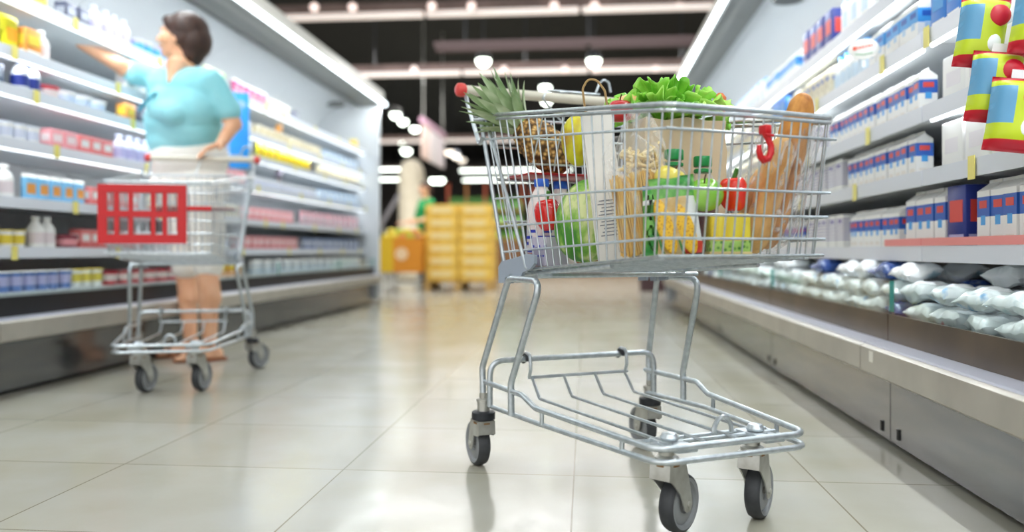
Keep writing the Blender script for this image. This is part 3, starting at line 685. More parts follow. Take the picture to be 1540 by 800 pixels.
for f in fs:
    c = sum((vs[i] for i in f), Vector())/len(f); pk.add([vs[i] for i in f], [tuple(range(len(f)))], 1 if .098 < c.z < .106 else (2 if c.z > .13 and c.x < 0 else 0))
pk = pk.build('packet', [pk_green, pk_white, pk_blue], root)
bmm = bmesh.new(); bmm.from_mesh(pk.data); bmesh.ops.remove_doubles(bmm, verts=bmm.verts, dist=1e-5); bmm.to_mesh(pk.data); bmm.free()
put(root, (.64, -.128, .562), M=Matrix.Rotation(SCR-.1, 4, 'Z') @ Matrix.Rotation(-.1, 4, 'X'))
root = empty('yellow_pack', label='yellow vegetable pack with green peas printed along its foot', cat='food packet')
MB().box((0, 0, .044), (.078, .05, .072), bev=.006).build('pack_body', noisy('yellow_pack_print', 'e3c51e', 'f1e04a', 26, rough=.3, stretch=(3, 3, .4)), root)
MB().box((0, 0, .016), (.0795, .0515, .03), bev=.006).build('pea_print', noisy('pea_print', '2f7d2a', 'a9d06a', 110, rough=.35, kind='vor', lo=.15, hi=.5), root, label='green pea print')
MB().box((0, 0, .003), (.082, .054, .006), bev=.002).build('tray_base', mat('tray_edge', 'd9c48a', .5), root)
put(root, (.685, -.002, .566), rz=SCR-.05)
# baguettes in a clear bag
crust = noisy('baguette_crust', 'd99a4e', '8a4f1f', 38, rough=.6, lo=.42, hi=.7, stretch=(1, 1, .4), c3='c07f38', bump=.4, detail=6)
crust_l = noisy('baguette_crust_pale', 'e5b878', 'b9793a', 34, rough=.6, lo=.42, hi=.7, stretch=(1, 1, .4), bump=.4, detail=6)
def baguette(p0, p1, r, m, label):
    p0, p1 = Vector(p0), Vector(p1); L = (p1-p0).length
    def fn(v):
        t = (v.z+1)/2; a = math.atan2(v.y, v.x)
        k = (max(0, 1-abs(v.z)**5))**.5/max(.2, math.sqrt(max(1e-4, 1-v.z*v.z)))
        s = (t*4.2+.3*math.cos(a)) % 1; groove = -.1*math.exp(-((s-.5)/.13)**2)*max(0, math.cos(a+1.6))**1.0
        return Vector((v.x*k*(1+groove)*(1+.03*math.sin(9*t)), v.y*k*(1+groove), v.z))
    o = MB().ell((0, 0, 0), (r, r*.92, L/2), 32, 60, fn=fn).build('baguette', m, label=label, cat='bread')
    return put(o, (p0+p1)/2, M=axis_to(p1-p0))
baguette((.612, .151, .577), (.722, .157, .89), .0335, crust, 'dark crusted baguette, tallest, its end above the trolley rim')
baguette((.652, .084, .568), (.722, .106, .8), .03, crust_l, 'pale golden baguette leaning inside the trolley front')
baguette((.585, .1, .576), (.66, .116, .745), .0275, crust_l, 'shorter baguette behind the pale one')
bw = MB(); rings = []
for i in range(16):
    t = i/15; c = Vector((.618, .118, .57))*(1-t)+Vector((.703, .139, .8))*t; r = []
    k = min(1, .55+t*4) if t < .12 else 1
    for j in range(32):
        a = 2*PI*j/32; cr_ = 1+.04*math.sin(6*a+9*t)+.025*math.sin(13*a-7*t)
        ex = .074 - .014*t; ey = .07-.006*t
        p = c+Vector((math.cos(a)*ex*k*cr_, math.sin(a)*ey*k*cr_, 0)); p.z += .02*math.sin(a*2+1)*t
        p.y = min(p.y, .186); p.x = max(.573, min(p.x, .712+.04*t)); r.append(p)
    rings.append(r)
o = bw.loft(rings, cap=False).build('bread_bag', film('bread_film', 'ffffff', .2, .15, 13), label='clear crinkled plastic bag around the baguettes', cat='bag')
o.location = CM.to_translation(); o.rotation_euler = CM.to_euler()
# ------------------------------------------------------------------ people
FW = Vector((-math.sin(TH), math.cos(TH), 0)); RT = Vector((math.cos(TH), math.sin(TH), 0))
def W(px, py, Z): return Vector((0, 0, CAMH)) + FW*Z + RT*((px-770)/1200*Z) + Vector((0, 0, (376-py)/1200*Z))
def remesh(o, vox, sm=4, fac=.5):
    r = o.modifiers.new('skin', 'REMESH'); r.mode = 'VOXEL'; r.voxel_size = vox; r.use_smooth_shade = True
    if sm: s = o.modifiers.new('smooth', 'SMOOTH'); s.iterations = sm; s.factor = fac
    return o
skin_m = noisy('skin', 'e0a680', 'e9b794', 12, rough=.5, sss=.12); hair_m = noisy('hair_brown', '2a160f', '43271a', 40, rough=.5, stretch=(3, 3, .5), bump=.4)
shirt_m = noisy('turquoise_cloth', '8ed6e0', 'a2e2ea', 6, rough=.85, bump=.1); white_cloth = noisy('white_cloth', 'ece8df', 'f4f1ea', 6, rough=.85)
eye_w = mat('eye_white', 'e9e4df', .3); eye_d = mat('eye_dark', '2a1c14', .3); lip_m = mat('lips', 'b8604f', .5)
def hand(mb, wrist, d, n, L=.175, curl=.5, side=1):
    # palm, four unequal bent fingers and a thumb from the palm's side; d along the fingers, n out of the palm
    d = Vector(d).normalized(); n = Vector(n); n = (n-d*n.dot(d)).normalized(); s = d.cross(n)*side; w = Vector(wrist)
    for q in (-.026, -.009, .009, .026): mb.caps(w+d*.008+s*q*.55, .0165, w+d*.078+s*q, .0135)
    for q, l in ((-.031, .066), (-.0105, .08), (.0105, .085), (.031, .075)):
        p = w+d*.08+s*q; a = curl*.45
        for k, f in enumerate((.45, .32, .23)):
            dd = d*math.cos(a)+n*math.sin(a); p2 = p+dd*l*f; mb.caps(p, .0102-.0012*k, p2, .0092-.0012*k, 10); p = p2; a += curl*.75
    p = w+d*.025+s*.034; p1 = p+(d*.55+s*.75+n*.35).normalized()*.038; p2 = p1+(d*.9+s*.2+n*.5).normalized()*.03
    mb.caps(w+d*.015+s*.012, .017, p, .0145, 10); mb.caps(p, .0135, p1, .0115, 10); mb.caps(p1, .011, p2, .0088, 10)
def rel(mb, loc): mb.v = [(x-loc.x, y-loc.y, z-loc.z) for x, y, z in mb.v]; return mb
def rot_to(f):     # frame: x = facing, y = left, z up
    f = Vector(f).normalized(); l = Vector((0, 0, 1)).cross(f).normalized(); u = f.cross(l)
    return Matrix((f, l, u)).transposed().to_4x4()
def head(mb, c, f, s=1.0):
    M = Matrix.Translation(c) @ rot_to(f) @ Matrix.Scale(s, 4)
    mb.ell((-.008, 0, .025), (.094, .074, .092), M=M); mb.ell((.03, 0, -.03), (.06, .056, .075), M=M); mb.ell((.052, 0, -.085), (.03, .03, .026), M=M)
    mb.caps((.088, 0, .012), .009, (.106, 0, -.02), .0125, M=M); mb.ell((.094, .012, -.023), .009, 10, 8, M=M); mb.ell((.094, -.012, -.023), .009, 10, 8, M=M)
    mb.caps((.082, -.03, .03), .012, (.082, .03, .03), .012, M=M)
    mb.caps((.08, -.018, -.052), .0095, (.08, .018, -.052), .0095, M=M)
    mb.ell((.055, .045, -.02), (.03, .022, .03), M=M); mb.ell((.055, -.045, -.02), (.03, .022, .03), M=M)
    for sy in (-1, 1): mb.ell((-.005, sy*.076, -.012), (.02, .009, .031), 12, 10, M=M)
    return M
def face(M, root):
    e = MB()
    for sy in (-1, 1): e.ell((.0775, sy*.031, .012), (.012, .0135, .0085), 12, 8, M=M); e.ell((.0865, sy*.032, .012), (.0045, .0058, .0058), 10, 8, 1, M=M); e.caps((.0895, sy*.018, .034), .003, (.08, sy*.047, .035), .0026, 8, 1, M=M)
    e.build('eyes', [eye_w, eye_d], root, label='eyes and dark brows')
    l = MB(); l.caps((.0875, -.017, -.049), .0042, (.0905, .0, -.048), .005, 8, M=M); l.caps((.0905, .0, -.048), .005, (.0875, .017, -.049), .0042, 8, M=M); l.caps((.0865, -.014, -.057), .005, (.0865, .014, -.057), .005, 8, M=M)
    l.build('lips', lip_m, root, label='lips')

# the shopper: body turned to the shelf, head in profile, right arm up to the shelf, left hand on the trolley handle
FEET = W(290, 540, 4.2); FEET.z = 0
wm = empty('person', FEET, label='woman in turquoise blouse and white cropped trousers reaching to the left shelf', cat='person')
b = MB()
neck = W(277, 96, 4.24); Rs, Ls = W(244, 120, 4.33), W(318, 124, 4.12)
hc = W(270, 58, 4.24)
chest, belly, pelv = W(272, 150, 4.22), W(272, 205, 4.22), W(284, 262, 4.26)
b.caps(neck+Vector((.02, 0, -.07)), .062, W(273, 80, 4.24), .052)
b.caps(W(266, 103, 4.155), .064, W(258, 122, 4.115), .022); HM = head(b, hc, (-.97, -.2, .12), 1.02)
b.caps(chest, .125, belly, .12); b.caps(belly, .12, pelv, .115); b.caps(Rs, .05, Ls, .05); b.caps(neck+Vector((0, 0, -.08)), .09, chest, .11)
Re, Rw = W(186, 102, 4.2), W(122, 66, 4.08)
b.caps(Rs, .052, Re, .044); b.caps(Re, .043, Rw, .027); dh = (W(92, 48, 4.0)-Rw)
hand(b, Rw, dh, (-.1, -.2, -1), curl=.45, side=-1)
Le, Lw = W(351, 187, 4.16), W(333, 215, 4.06)
b.caps(Ls, .054, Le, .045); b.caps(Le, .044, Lw, .028); hand(b, Lw, W(306, 226, 3.98)-Lw, (.0, -.3, -1), curl=.35, side=1)
for kx, ky, ax, tx, ty, hx, hz, Z in ((312, 408, 316, 306, 0, 340, 4.12, 4.14), (279, 408, 287, 250, 0, 285, 4.3, 4.32)):
    hip = W(284+(14 if kx > 300 else -12), 280, .35*Z+.65*4.28); kn = W(kx, ky, Z); an = W(ax, 512, Z); an.z = .085
    b.caps(hip, .075, kn, .058); b.caps(kn, .056, kn*.62+an*.38+Vector((.012, 0, 0)), .055); b.caps(kn*.62+an*.38, .054, an, .034)
    tdir = (RT*-.9+FW*-.42).normalized()
    heel = Vector((an.x, an.y, .036))-tdir*.035; ball = Vector((an.x, an.y, .034))+tdir*.11; toe = ball+tdir*.055
    b.caps(an, .034, heel, .032); b.caps(heel, .03, ball, .03); b.caps(an-Vector((0, 0, .02)), .03, ball, .026)
    sd = tdir.cross(Vector((0, 0, 1)))
    for q, rr, l in ((-.028, .014, .05), (-.01, .011, .048), (.004, .0105, .042), (.017, .01, .034), (.029, .0095, .026)): b.caps(ball+sd*q-Vector((0, 0, .006)), rr, ball+sd*q+tdir*l-Vector((0, 0, .012)), rr*.85, 8)
    s = MB(); n = 14; out = []
    for k in range(24):
        a = 2*PI*k/24; c_ = math.cos(a); out.append(Vector((an.x, an.y, 0))+tdir*(.045+.13*c_)+sd*(.043 if c_ > 0 else .034)*math.sin(a))
    s.loft([[p+Vector((0, 0, z)) for p in out] for z in (.001, .018)]); s.tube([ball+sd*.045-Vector((0, 0, .018)), ball+sd*.03+Vector((0, 0, .03)), ball+Vector((0, 0, .038)), ball-sd*.03+Vector((0, 0, .03)), ball-sd*.045-Vector((0, 0, .018))], .008, 8)
    s.tube([an+sd*.038, an-tdir*.04, an-sd*.038, an+tdir*.04], .006, 8, closed=True)
    rel(s, FEET).build('sandal', mat('sandal_brown', '8c5230', .6) if 'sandal_brown' not in bpy.data.materials else bpy.data.materials['sandal_brown'], wm, label='brown sandal')
remesh(rel(b, FEET).build('body', skin_m, wm, label='bare skin of face, arms and calves'), .006, 5)
s = MB()
s.caps(Rs+Vector((.01, 0, -.012)), .066, Ls+Vector((-.01, 0, -.012)), .068); s.caps(W(256, 135, 4.26), .12, W(298, 138, 4.18), .13); s.caps(W(258, 160, 4.2), .125, W(292, 165, 4.16), .14)
s.caps(W(260, 185, 4.22), .145, W(289, 190, 4.2), .15); s.caps(W(259, 210, 4.23), .128, W(292, 212, 4.23), .134)
s.caps(W(244, 168, 4.13), .072, W(264, 170, 4.07), .074)
s.caps(neck+Vector((.03, .03, -.075)), .075, chest+Vector((0, 0, .06)), .1)
s.caps(Rs, .068, W(203, 110, 4.24), .066); s.caps(Ls, .07, W(344, 166, 4.15), .066)
sh = remesh(rel(s, FEET).build('blouse', shirt_m, wm, label='turquoise short sleeved blouse'), .009, 8)
p = MB()
p.caps(W(270, 240, 4.25), .15, W(298, 240, 4.25), .155); p.caps(W(268, 280, 4.27), .145, W(302, 280, 4.25), .15)
for kx, hx, Z in ((312, 304, 4.15), (279, 268, 4.31)): p.caps(W(hx, 300, Z), .115, W(kx, 350, Z), .092); p.caps(W(kx, 350, Z), .092, W(kx+1, 400, Z), .078)
remesh(rel(p, FEET).build('trousers', white_cloth, wm, label='white cropped trousers'), .009, 6)
h = MB(); Hm = HM
h.ell((-.035, 0, .05), (.112, .096, .096), M=Hm); h.ell((-.08, 0, -.005), (.086, .088, .1), M=Hm); h.ell((-.078, 0, -.075), (.058, .068, .06), M=Hm); h.ell((.045, 0, .082), (.05, .064, .03), M=Hm)
for sy in (-1, 1): h.ell((-.03, sy*.066, .01), (.052, .024, .062), M=Hm); h.ell((.032, sy*.058, .058), (.038, .022, .035), M=Hm)
remesh(rel(h, FEET).build('hair', hair_m, wm, label='short dark brown bobbed hair'), .006, 4)
HMl = Matrix.Translation(-FEET) @ HM; face(HMl, wm)
nk = MB(); teal = mat('teal_beads', '2c8ea6', .3)
for i in range(9): t = i/8; nk.ell(W(234-24*t, 140+26*t, 4.08-.02*t)-FEET+FW*-.015*math.sin(t*3), .011 if i % 2 else .008, 10, 8)
nk.build('necklace', teal, wm, label='dark teal bead necklace')
# far shopper in green behind the crates
G0 = W(641, 430, 12.9); G0.z = 0
gp = empty('person', G0, label='far person in green top with dark hair behind the fruit bin', cat='person')
b = MB(); f = Vector((-.8, -.6, 0)).normalized(); l = Vector((0, 0, 1)).cross(f)
U = lambda a, s, z: f*a+l*s+Vector((0, 0, z))
HG = head(b, U(.02, 0, 1.56), f, .98); b.caps(U(0, 0, 1.36), .055, U(.01, 0, 1.5), .05); b.caps(U(0, 0, 1.25), .12, U(0, 0, 1.0), .13); b.caps(U(0, -.16, 1.36), .05, U(0, .16, 1.36), .05)
for sd in (-1, 1):
    b.caps(U(0, sd*.09, .95), .09, U(.01, sd*.1, .5), .06); b.caps(U(.01, sd*.1, .5), .055, U(-.01, sd*.1, .09), .036); b.caps(U(-.03, sd*.1, .04), .036, U(.13, sd*.11, .035), .032)
    b.caps(U(0, sd*.18, 1.34), .05, U(.06, sd*.22, 1.08), .042); b.caps(U(.06, sd*.22, 1.08), .04, U(.27, sd*.18, 1.02), .028); hand(b, U(.28, sd*.18, 1.02), f, (0, 0, -1), side=sd)
remesh(b.build('body', skin_m, gp), .009, 4)
s = MB(); green_c = mat('green_cloth', '17924f', .85); dk = mat('dark_trousers', '2c2e36', .9)
s.caps(U(0, -.15, 1.34), .072, U(0, .15, 1.34), .072); s.caps(U(0, -.03, 1.22), .15, U(0, .03, 1.22), .15); s.caps(U(0, 0, 1.1), .15, U(0, 0, .96), .16)
for sd in (-1, 1): s.caps(U(0, sd*.17, 1.34), .065, U(.06, sd*.22, 1.1), .056)
remesh(s.build('green_top', green_c, gp, label='bright green top'), .012, 5)
s = MB()
for sd in (-1, 1): s.caps(U(0, sd*.08, .93), .12, U(.01, sd*.1, .5), .08); s.caps(U(.01, sd*.1, .5), .08, U(-.01, sd*.1, .12), .06); s.caps(U(-.04, sd*.1, .045), .045, U(.14, sd*.11, .04), .04)
remesh(s.build('trousers', dk, gp, label='dark trousers'), .012, 5)
h = MB(); h.ell((-.022, 0, .045), (.1, .088, .085), M=HG); h.ell((-.06, 0, -.02), (.065, .075, .1), M=HG); h.ell((.045, 0, .08), (.05, .064, .03), M=HG)
remesh(h.build('hair', hair_m, gp, label='dark hair'), .009, 4); face(HG, gp)
# ------------------------------------------------------------------ shelf goods
M_ = {}
def cm(hexc, rough=.4):
    if hexc not in M_: M_[hexc] = mat('print_'+hexc, hexc, rough)
    return M_[hexc]
WH, BL, SK, RD, PK, LI, NV, YE, GN, CR, OR, GY = 'f1f1ef', '2a5fb8', '4aa3e6', 'd8473f', 'eba0a6', 'b9b4dc', '1e3185', 'e6cf45', '6fae4a', 'e8e0c8', 'e39a45', '9fa5b3'
PROTO = []
def proto(o): o.location = (0, 0, -50); PROTO.append(o); return o
def P_carton(name, w, h, c0=WH, c1=BL, c2=RD, c3=SK):
    m = MB(); q = w*.5; H = h*.84
    m.box((0, 0, H*.28), (w, w, H*.56)).box((0, 0, H*.73), (w, w, H*.34), 1).box((0, 0, H*.95), (w, w, H*.1))
    m.prism([(-q, H), (q, H), (.002, h*.96), (-.002, h*.96)], 'y', -q, q).box((0, 0, h*.98), (.004, w, h*.05))
    for a in range(4):
        R = Matrix.Rotation(a*PI/2, 4, 'Z')
        m.box((0, -q, H*.77), (w*.6, .0012, H*.13), 2, R).box((0, -q, H*.5), (w*.36, .0012, H*.16), 3, R).box((0, -q, H*.2), (w*.62, .0012, H*.1), 4, R)
    return m.build(name, [cm(c0), cm(c1), cm(c2), cm(c3), cm('e9e3dc')])
def P_striped(name, w, d, h, c0=WH, c1='6a5fa8', c2=GN):
    m = MB(); n = 7
    m.box((0, 0, h/2), (w, d, h)).box((0, 0, h*.04), (w+.001, d+.001, h*.08), 2)
    for i in range(n): m.box((0, 0, h*(.3+.65*i/n)), (w+.0012, d+.0012, h*.025), 1)
    m.box((0, 0, h*.82), (w+.0014, d*.4, h*.1), 1)
    return m.build(name, [cm(c0), cm(c1), cm(c2)])
def P_multi(name, w, d, h, c0=WH, c1='e6e9f1', c2='e6e2e8'):
    m = MB(); m.box((0, 0, h/2), (w, d, h), bev=.006)
    for sx in (-1, 1): m.box((sx*w*.25, 0, h*.55), (w*.36, d+.001, h*.4), 1).box((sx*(w/2), 0, h*.5), (.001, d*.6, h*.3), 2)
    return m.build(name, [cm(c0), cm(c1), cm(c2)])
def P_box(name, w, d, h, c0, c1, c2=WH):
    m = MB(); m.box((0, 0, h/2), (w, d, h), bev=.003)
    m.box((0, 0, h*.6), (w*.7, d+.0015, h*.34), 1).box((0, 0, h*.6), (w+.0015, d*.7, h*.34), 1).box((0, 0, h*.2), (w*.8, d+.001, h*.08), 2).box((0, 0, h*.2), (w+.001, d*.8, h*.08), 2)
    return m.build(name, [cm(c0), cm(c1), cm(c2)])
def P_cup(name, r, h, c0, c1, c2):
    m = MB(); m.lathe([(r*.78, 0), (r*.8, .004), (r*.86, h*.3), (r*.93, h*.75), (r*.97, h*.93), (r*1.04, h*.94), (r*1.04, h*.97), (r*.98, h), (0, h)], 20, mats=[0, 0, 1, 0, 0, 2, 2, 2])
    return m.build(name, [cm(c0), cm(c1), cm(c2, .25)])
def P_bottle(name, r, h, c0, c1, c2):
    m = MB(); m.lathe([(r*.9, 0), (r, .006), (r, h*.2), (r, h*.52), (r, h*.6), (r*.75, h*.74), (r*.42, h*.83), (r*.42, h*.88), (r*.5, h*.885), (r*.5, h*.99), (r*.44, h), (0, h)], 20, mats=[0, 0, 1, 0, 0, 0, 0, 2, 2, 2, 2])
    return m.build(name, [cm(c0), cm(c1), cm(c2)])
def P_pouch(name, w, h, c0, c1, c2):
    vs, fs = pillow(w, h, w*.42); m = MB()
    for f in fs:
        c = sum((vs[i] for i in f), Vector())/len(f); m.add([vs[i] for i in f], [tuple(range(len(f)))], 1 if (h*.3 < c.z < h*.66 and abs(c.x) < w*.36) else (2 if c.z > h*.86 else 0))
    o = m.build(name, [cm(c0), cm(c1), cm(c2)])
    bmm = bmesh.new(); bmm.from_mesh(o.data); bmesh.ops.remove_doubles(bmm, verts=bmm.verts, dist=1e-5); bmm.to_mesh(o.data); bmm.free(); o.data.polygons.foreach_set('use_smooth', [True]*len(o.data.polygons))
    return o
sr = random.Random(21)
NSHELF = {1: ['lowest', 'second', 'third', 'fourth', 'top'], -1: ['lowest', 'second', 'third', 'fourth', 'fifth', 'top']}
def row(sg, i, y0, y1, o, pitch, depth, desc, cat, where, jit=.004, rz=None, prob=1.0, z=None):
    """a facing: one product repeated along a shelf; i is the shelf, -1 the deck"""
    if z is None: z = DZ[sg] if i < 0 else SH[sg][i]
    u = (U0[sg]+.15 if i < 0 else U0[sg]+.20)+depth/2
    n = max(1, int((y1-y0)/pitch)); first = True; side = 'right' if sg > 0 else 'left'
    lv = 'bottom deck' if i < 0 else NSHELF[sg][i]+' shelf'
    for k in range(n):
        if prob < 1 and sr.random() > prob: continue
        c = o.copy(); COL.objects.link(c)
        c.location = (sg*(u+sr.uniform(0, .008)), y0+pitch*(k+.5)+sr.uniform(-jit, jit)*.6, z+.0005)
        c.rotation_euler = (0, 0, (0 if rz is None else rz)+sr.uniform(-.04, .04))
        c['label'] = f'{desc}, {lv} of {side} chiller, {where}'; c['category'] = cat
        c['group'] = f'{desc} on {lv} of {side} chiller, {where}'
        if len(c['label'].split()) > 16: print('LONG', c['label'])
# right chiller
ca = P_carton('milk_carton', .064, .178); cb = P_carton('milk_carton', .052, .142); cc = P_carton('milk_carton', .06, .15, CR, 'dcd3b8', BL, 'c9bf9f'); cd = P_carton('milk_carton', .066, .152, WH, SK, BL, 'b8d4ee')
stp = P_striped('milk_multipack', .1, .088, .14); mu = P_multi('yogurt_multipack', .12, .13, .135); nv = P_box('navy_pack', .085, .1, .175, NV, RD, LI); wp = P_pouch('milk_pouch', .11, .17, WH, 'cfe0f2', SK); blb = P_box('blue_pack', .08, .09, .16, '2c7fd6', SK, WH); wb = P_bottle('milk_bottle', .034, .165, WH, 'd5e6f4', SK)
for args in [
 (1, 0, 1.62, 2.22, ca, .068, .064, 'white blue carton', 'carton', 'at the right frame edge'),
 (1, 0, 2.225, 2.33, nv, .105, .085, 'navy pack with lilac foot', 'package', 'among the white cartons'),
 (1, 0, 2.34, 2.62, ca, .068, .064, 'white blue carton', 'carton', 'left of the navy pack'),
 (1, 0, 2.66, 3.2, cb, .056, .052, 'small white blue carton', 'carton', 'right of the striped packs'),
 (1, 0, 3.22, 3.75, stp, .104, .1, 'violet striped green footed pack', 'package', 'beside the loaded trolley'),
 (1, 0, 3.8, 5.4, cb, .058, .052, 'small white blue carton', 'carton', 'behind the trolley basket'),
 (1, 1, 1.55, 2.5, mu, .136, .12, 'plain white yogurt multipack', 'package', 'nearest the camera'),
 (1, 1, 2.54, 3.2, cb, .058, .052, 'small white blue carton', 'carton', 'beside bright shelf front'),
 (1, 1, 3.24, 4.3, stp, .104, .1, 'violet striped white pack', 'package', 'past the blue cartons'),
 (1, 1, 4.35, 5.6, cd, .07, .066, 'white carton with sky blue band', 'carton', 'far along the aisle'),
 (1, 2, 1.55, 2.45, mu, .136, .12, 'white yogurt multipack with faint print', 'package', 'near the hanging packs'),
 (1, 2, 2.5, 3.45, cb, .056, .052, 'small white blue carton', 'carton', 'at the shelf lamp'),
 (1, 2, 3.5, 4.6, stp, .104, .1, 'violet striped white pack', 'package', 'beyond the small cartons'),
 (1, 2, 4.65, 5.8, cc, .064, .06, 'cream carton with blue mark', 'carton', 'far along the aisle'),
 (1, 3, 1.55, 2.2, mu, .136, .12, 'white yogurt multipack', 'package', 'behind the hanging packs'),
 (1, 3, 2.25, 2.5, blb, .095, .08, 'tall blue and white pack', 'package', 'above the yellow price tag'),
 (1, 3, 2.52, 3.0, cd, .07, .066, 'white carton with sky blue band', 'carton', 'right of the oval sign'),
 (1, 3, 3.02, 3.4, wb, .072, .068, 'white bottle with sky blue cap', 'bottle', 'behind the oval sign'),
 (1, 3, 3.42, 4.1, cc, .064, .06, 'cream carton with blue mark', 'carton', 'left of the oval sign'),
 (1, 3, 4.14, 4.5, blb, .095, .08, 'tall blue and white pack', 'package', 'past the cream cartons'),
 (1, 3, 4.55, 6.2, cc, .066, .06, 'cream carton with blue mark', 'carton', 'far along the aisle'),
 (1, 4, 2.0, 2.9, cd, .07, .066, 'white carton with sky blue band', 'carton', 'at the top frame edge'),
 (1, 4, 2.95, 3.35, wp, .115, .05, 'white milk pouch', 'package', 'beside the dark blue packs'),
 (1, 4, 3.38, 3.9, nv, .106, .085, 'navy pack with red mark', 'package', 'left of the milk pouches'),
 (1, 4, 3.95, 4.6, cd, .07, .066, 'white carton with sky blue band', 'carton', 'left of the navy packs'),
 (1, 4, 4.65, 6.4, wp, .13, .05, 'white milk pouch', 'package', 'far along the aisle')]: row(*args, rz=(PI/2 if args[4] is wp else 0))
for i, y0, y1 in ((1, 1.55, 2.5), (2, 1.55, 2.45)):
    row(1, i, y0, y1, mu, .136, .385, 'plain white multipack in the second rank', 'package', 'nearest the camera')
# left chiller, near bays
cup = {k: P_cup('yogurt_cup', .036, .085, *v) for k, v in {'w': (WH, 'd7dcec', 'dfe6f5'), 'r': (RD, PK, WH), 'p': (PK, WH, RD), 'l': (LI, SK, 'cdd4ea'), 'y': (WH, YE, YE), 'b': ('5a78b8', LI, WH)}.items()}
tub = {k: P_cup('margarine_tub', .055, .07, *v) for k, v in {'r': ('c94450', 'efe0dc', 'a82438'), 'w': (WH, 'c7d8ef', 'eef2f7'), 'd': ('7b2438', PK, 'c24358')}.items()}
bx = {k: P_box('dairy_box', .085, .06, .1, *v) for k, v in {'r': ('e07c7c', WH, RD), 'p': (PK, 'f5e3e3', RD), 'w': (WH, 'dfe0ea', SK), 'b': ('8fa4cf', WH, NV), 'k': ('4a4f66', GY, WH), 'o': (OR, YE, WH), 'lb': ('b9d4ee', WH, SK), 'y': (YE, OR, 'f5efc0'), 'c': (CR, 'cdbf92', WH)}.items()}
pch = {k: P_pouch('snack_pouch', .085, .125, *v) for k, v in {'b': (SK, WH, OR), 'w': (WH, SK, 'd8e6f3'), 'o': ('7fc0e8', OR, WH), 'y': ('dcd21e', 'e9a21f', 'f0de38'), 'p': ('e6b9c4', WH, PK), 'm': ('b23a7a', PK, WH), 'g': (GN, WH, 'd6e6b8')}.items()}
bt = {k: P_bottle('yogurt_drink', .036, .15, *v) for k, v in {'w': (WH, 'e3d7da', WH), 'l': ('dfe0f0', LI, 'c9cfe6'), 'n': ('e9edf3', NV, BL)}.items()}
near = 'left of the shopper'; mid = 'just right of the shopper'; far_ = 'towards the aisle end'
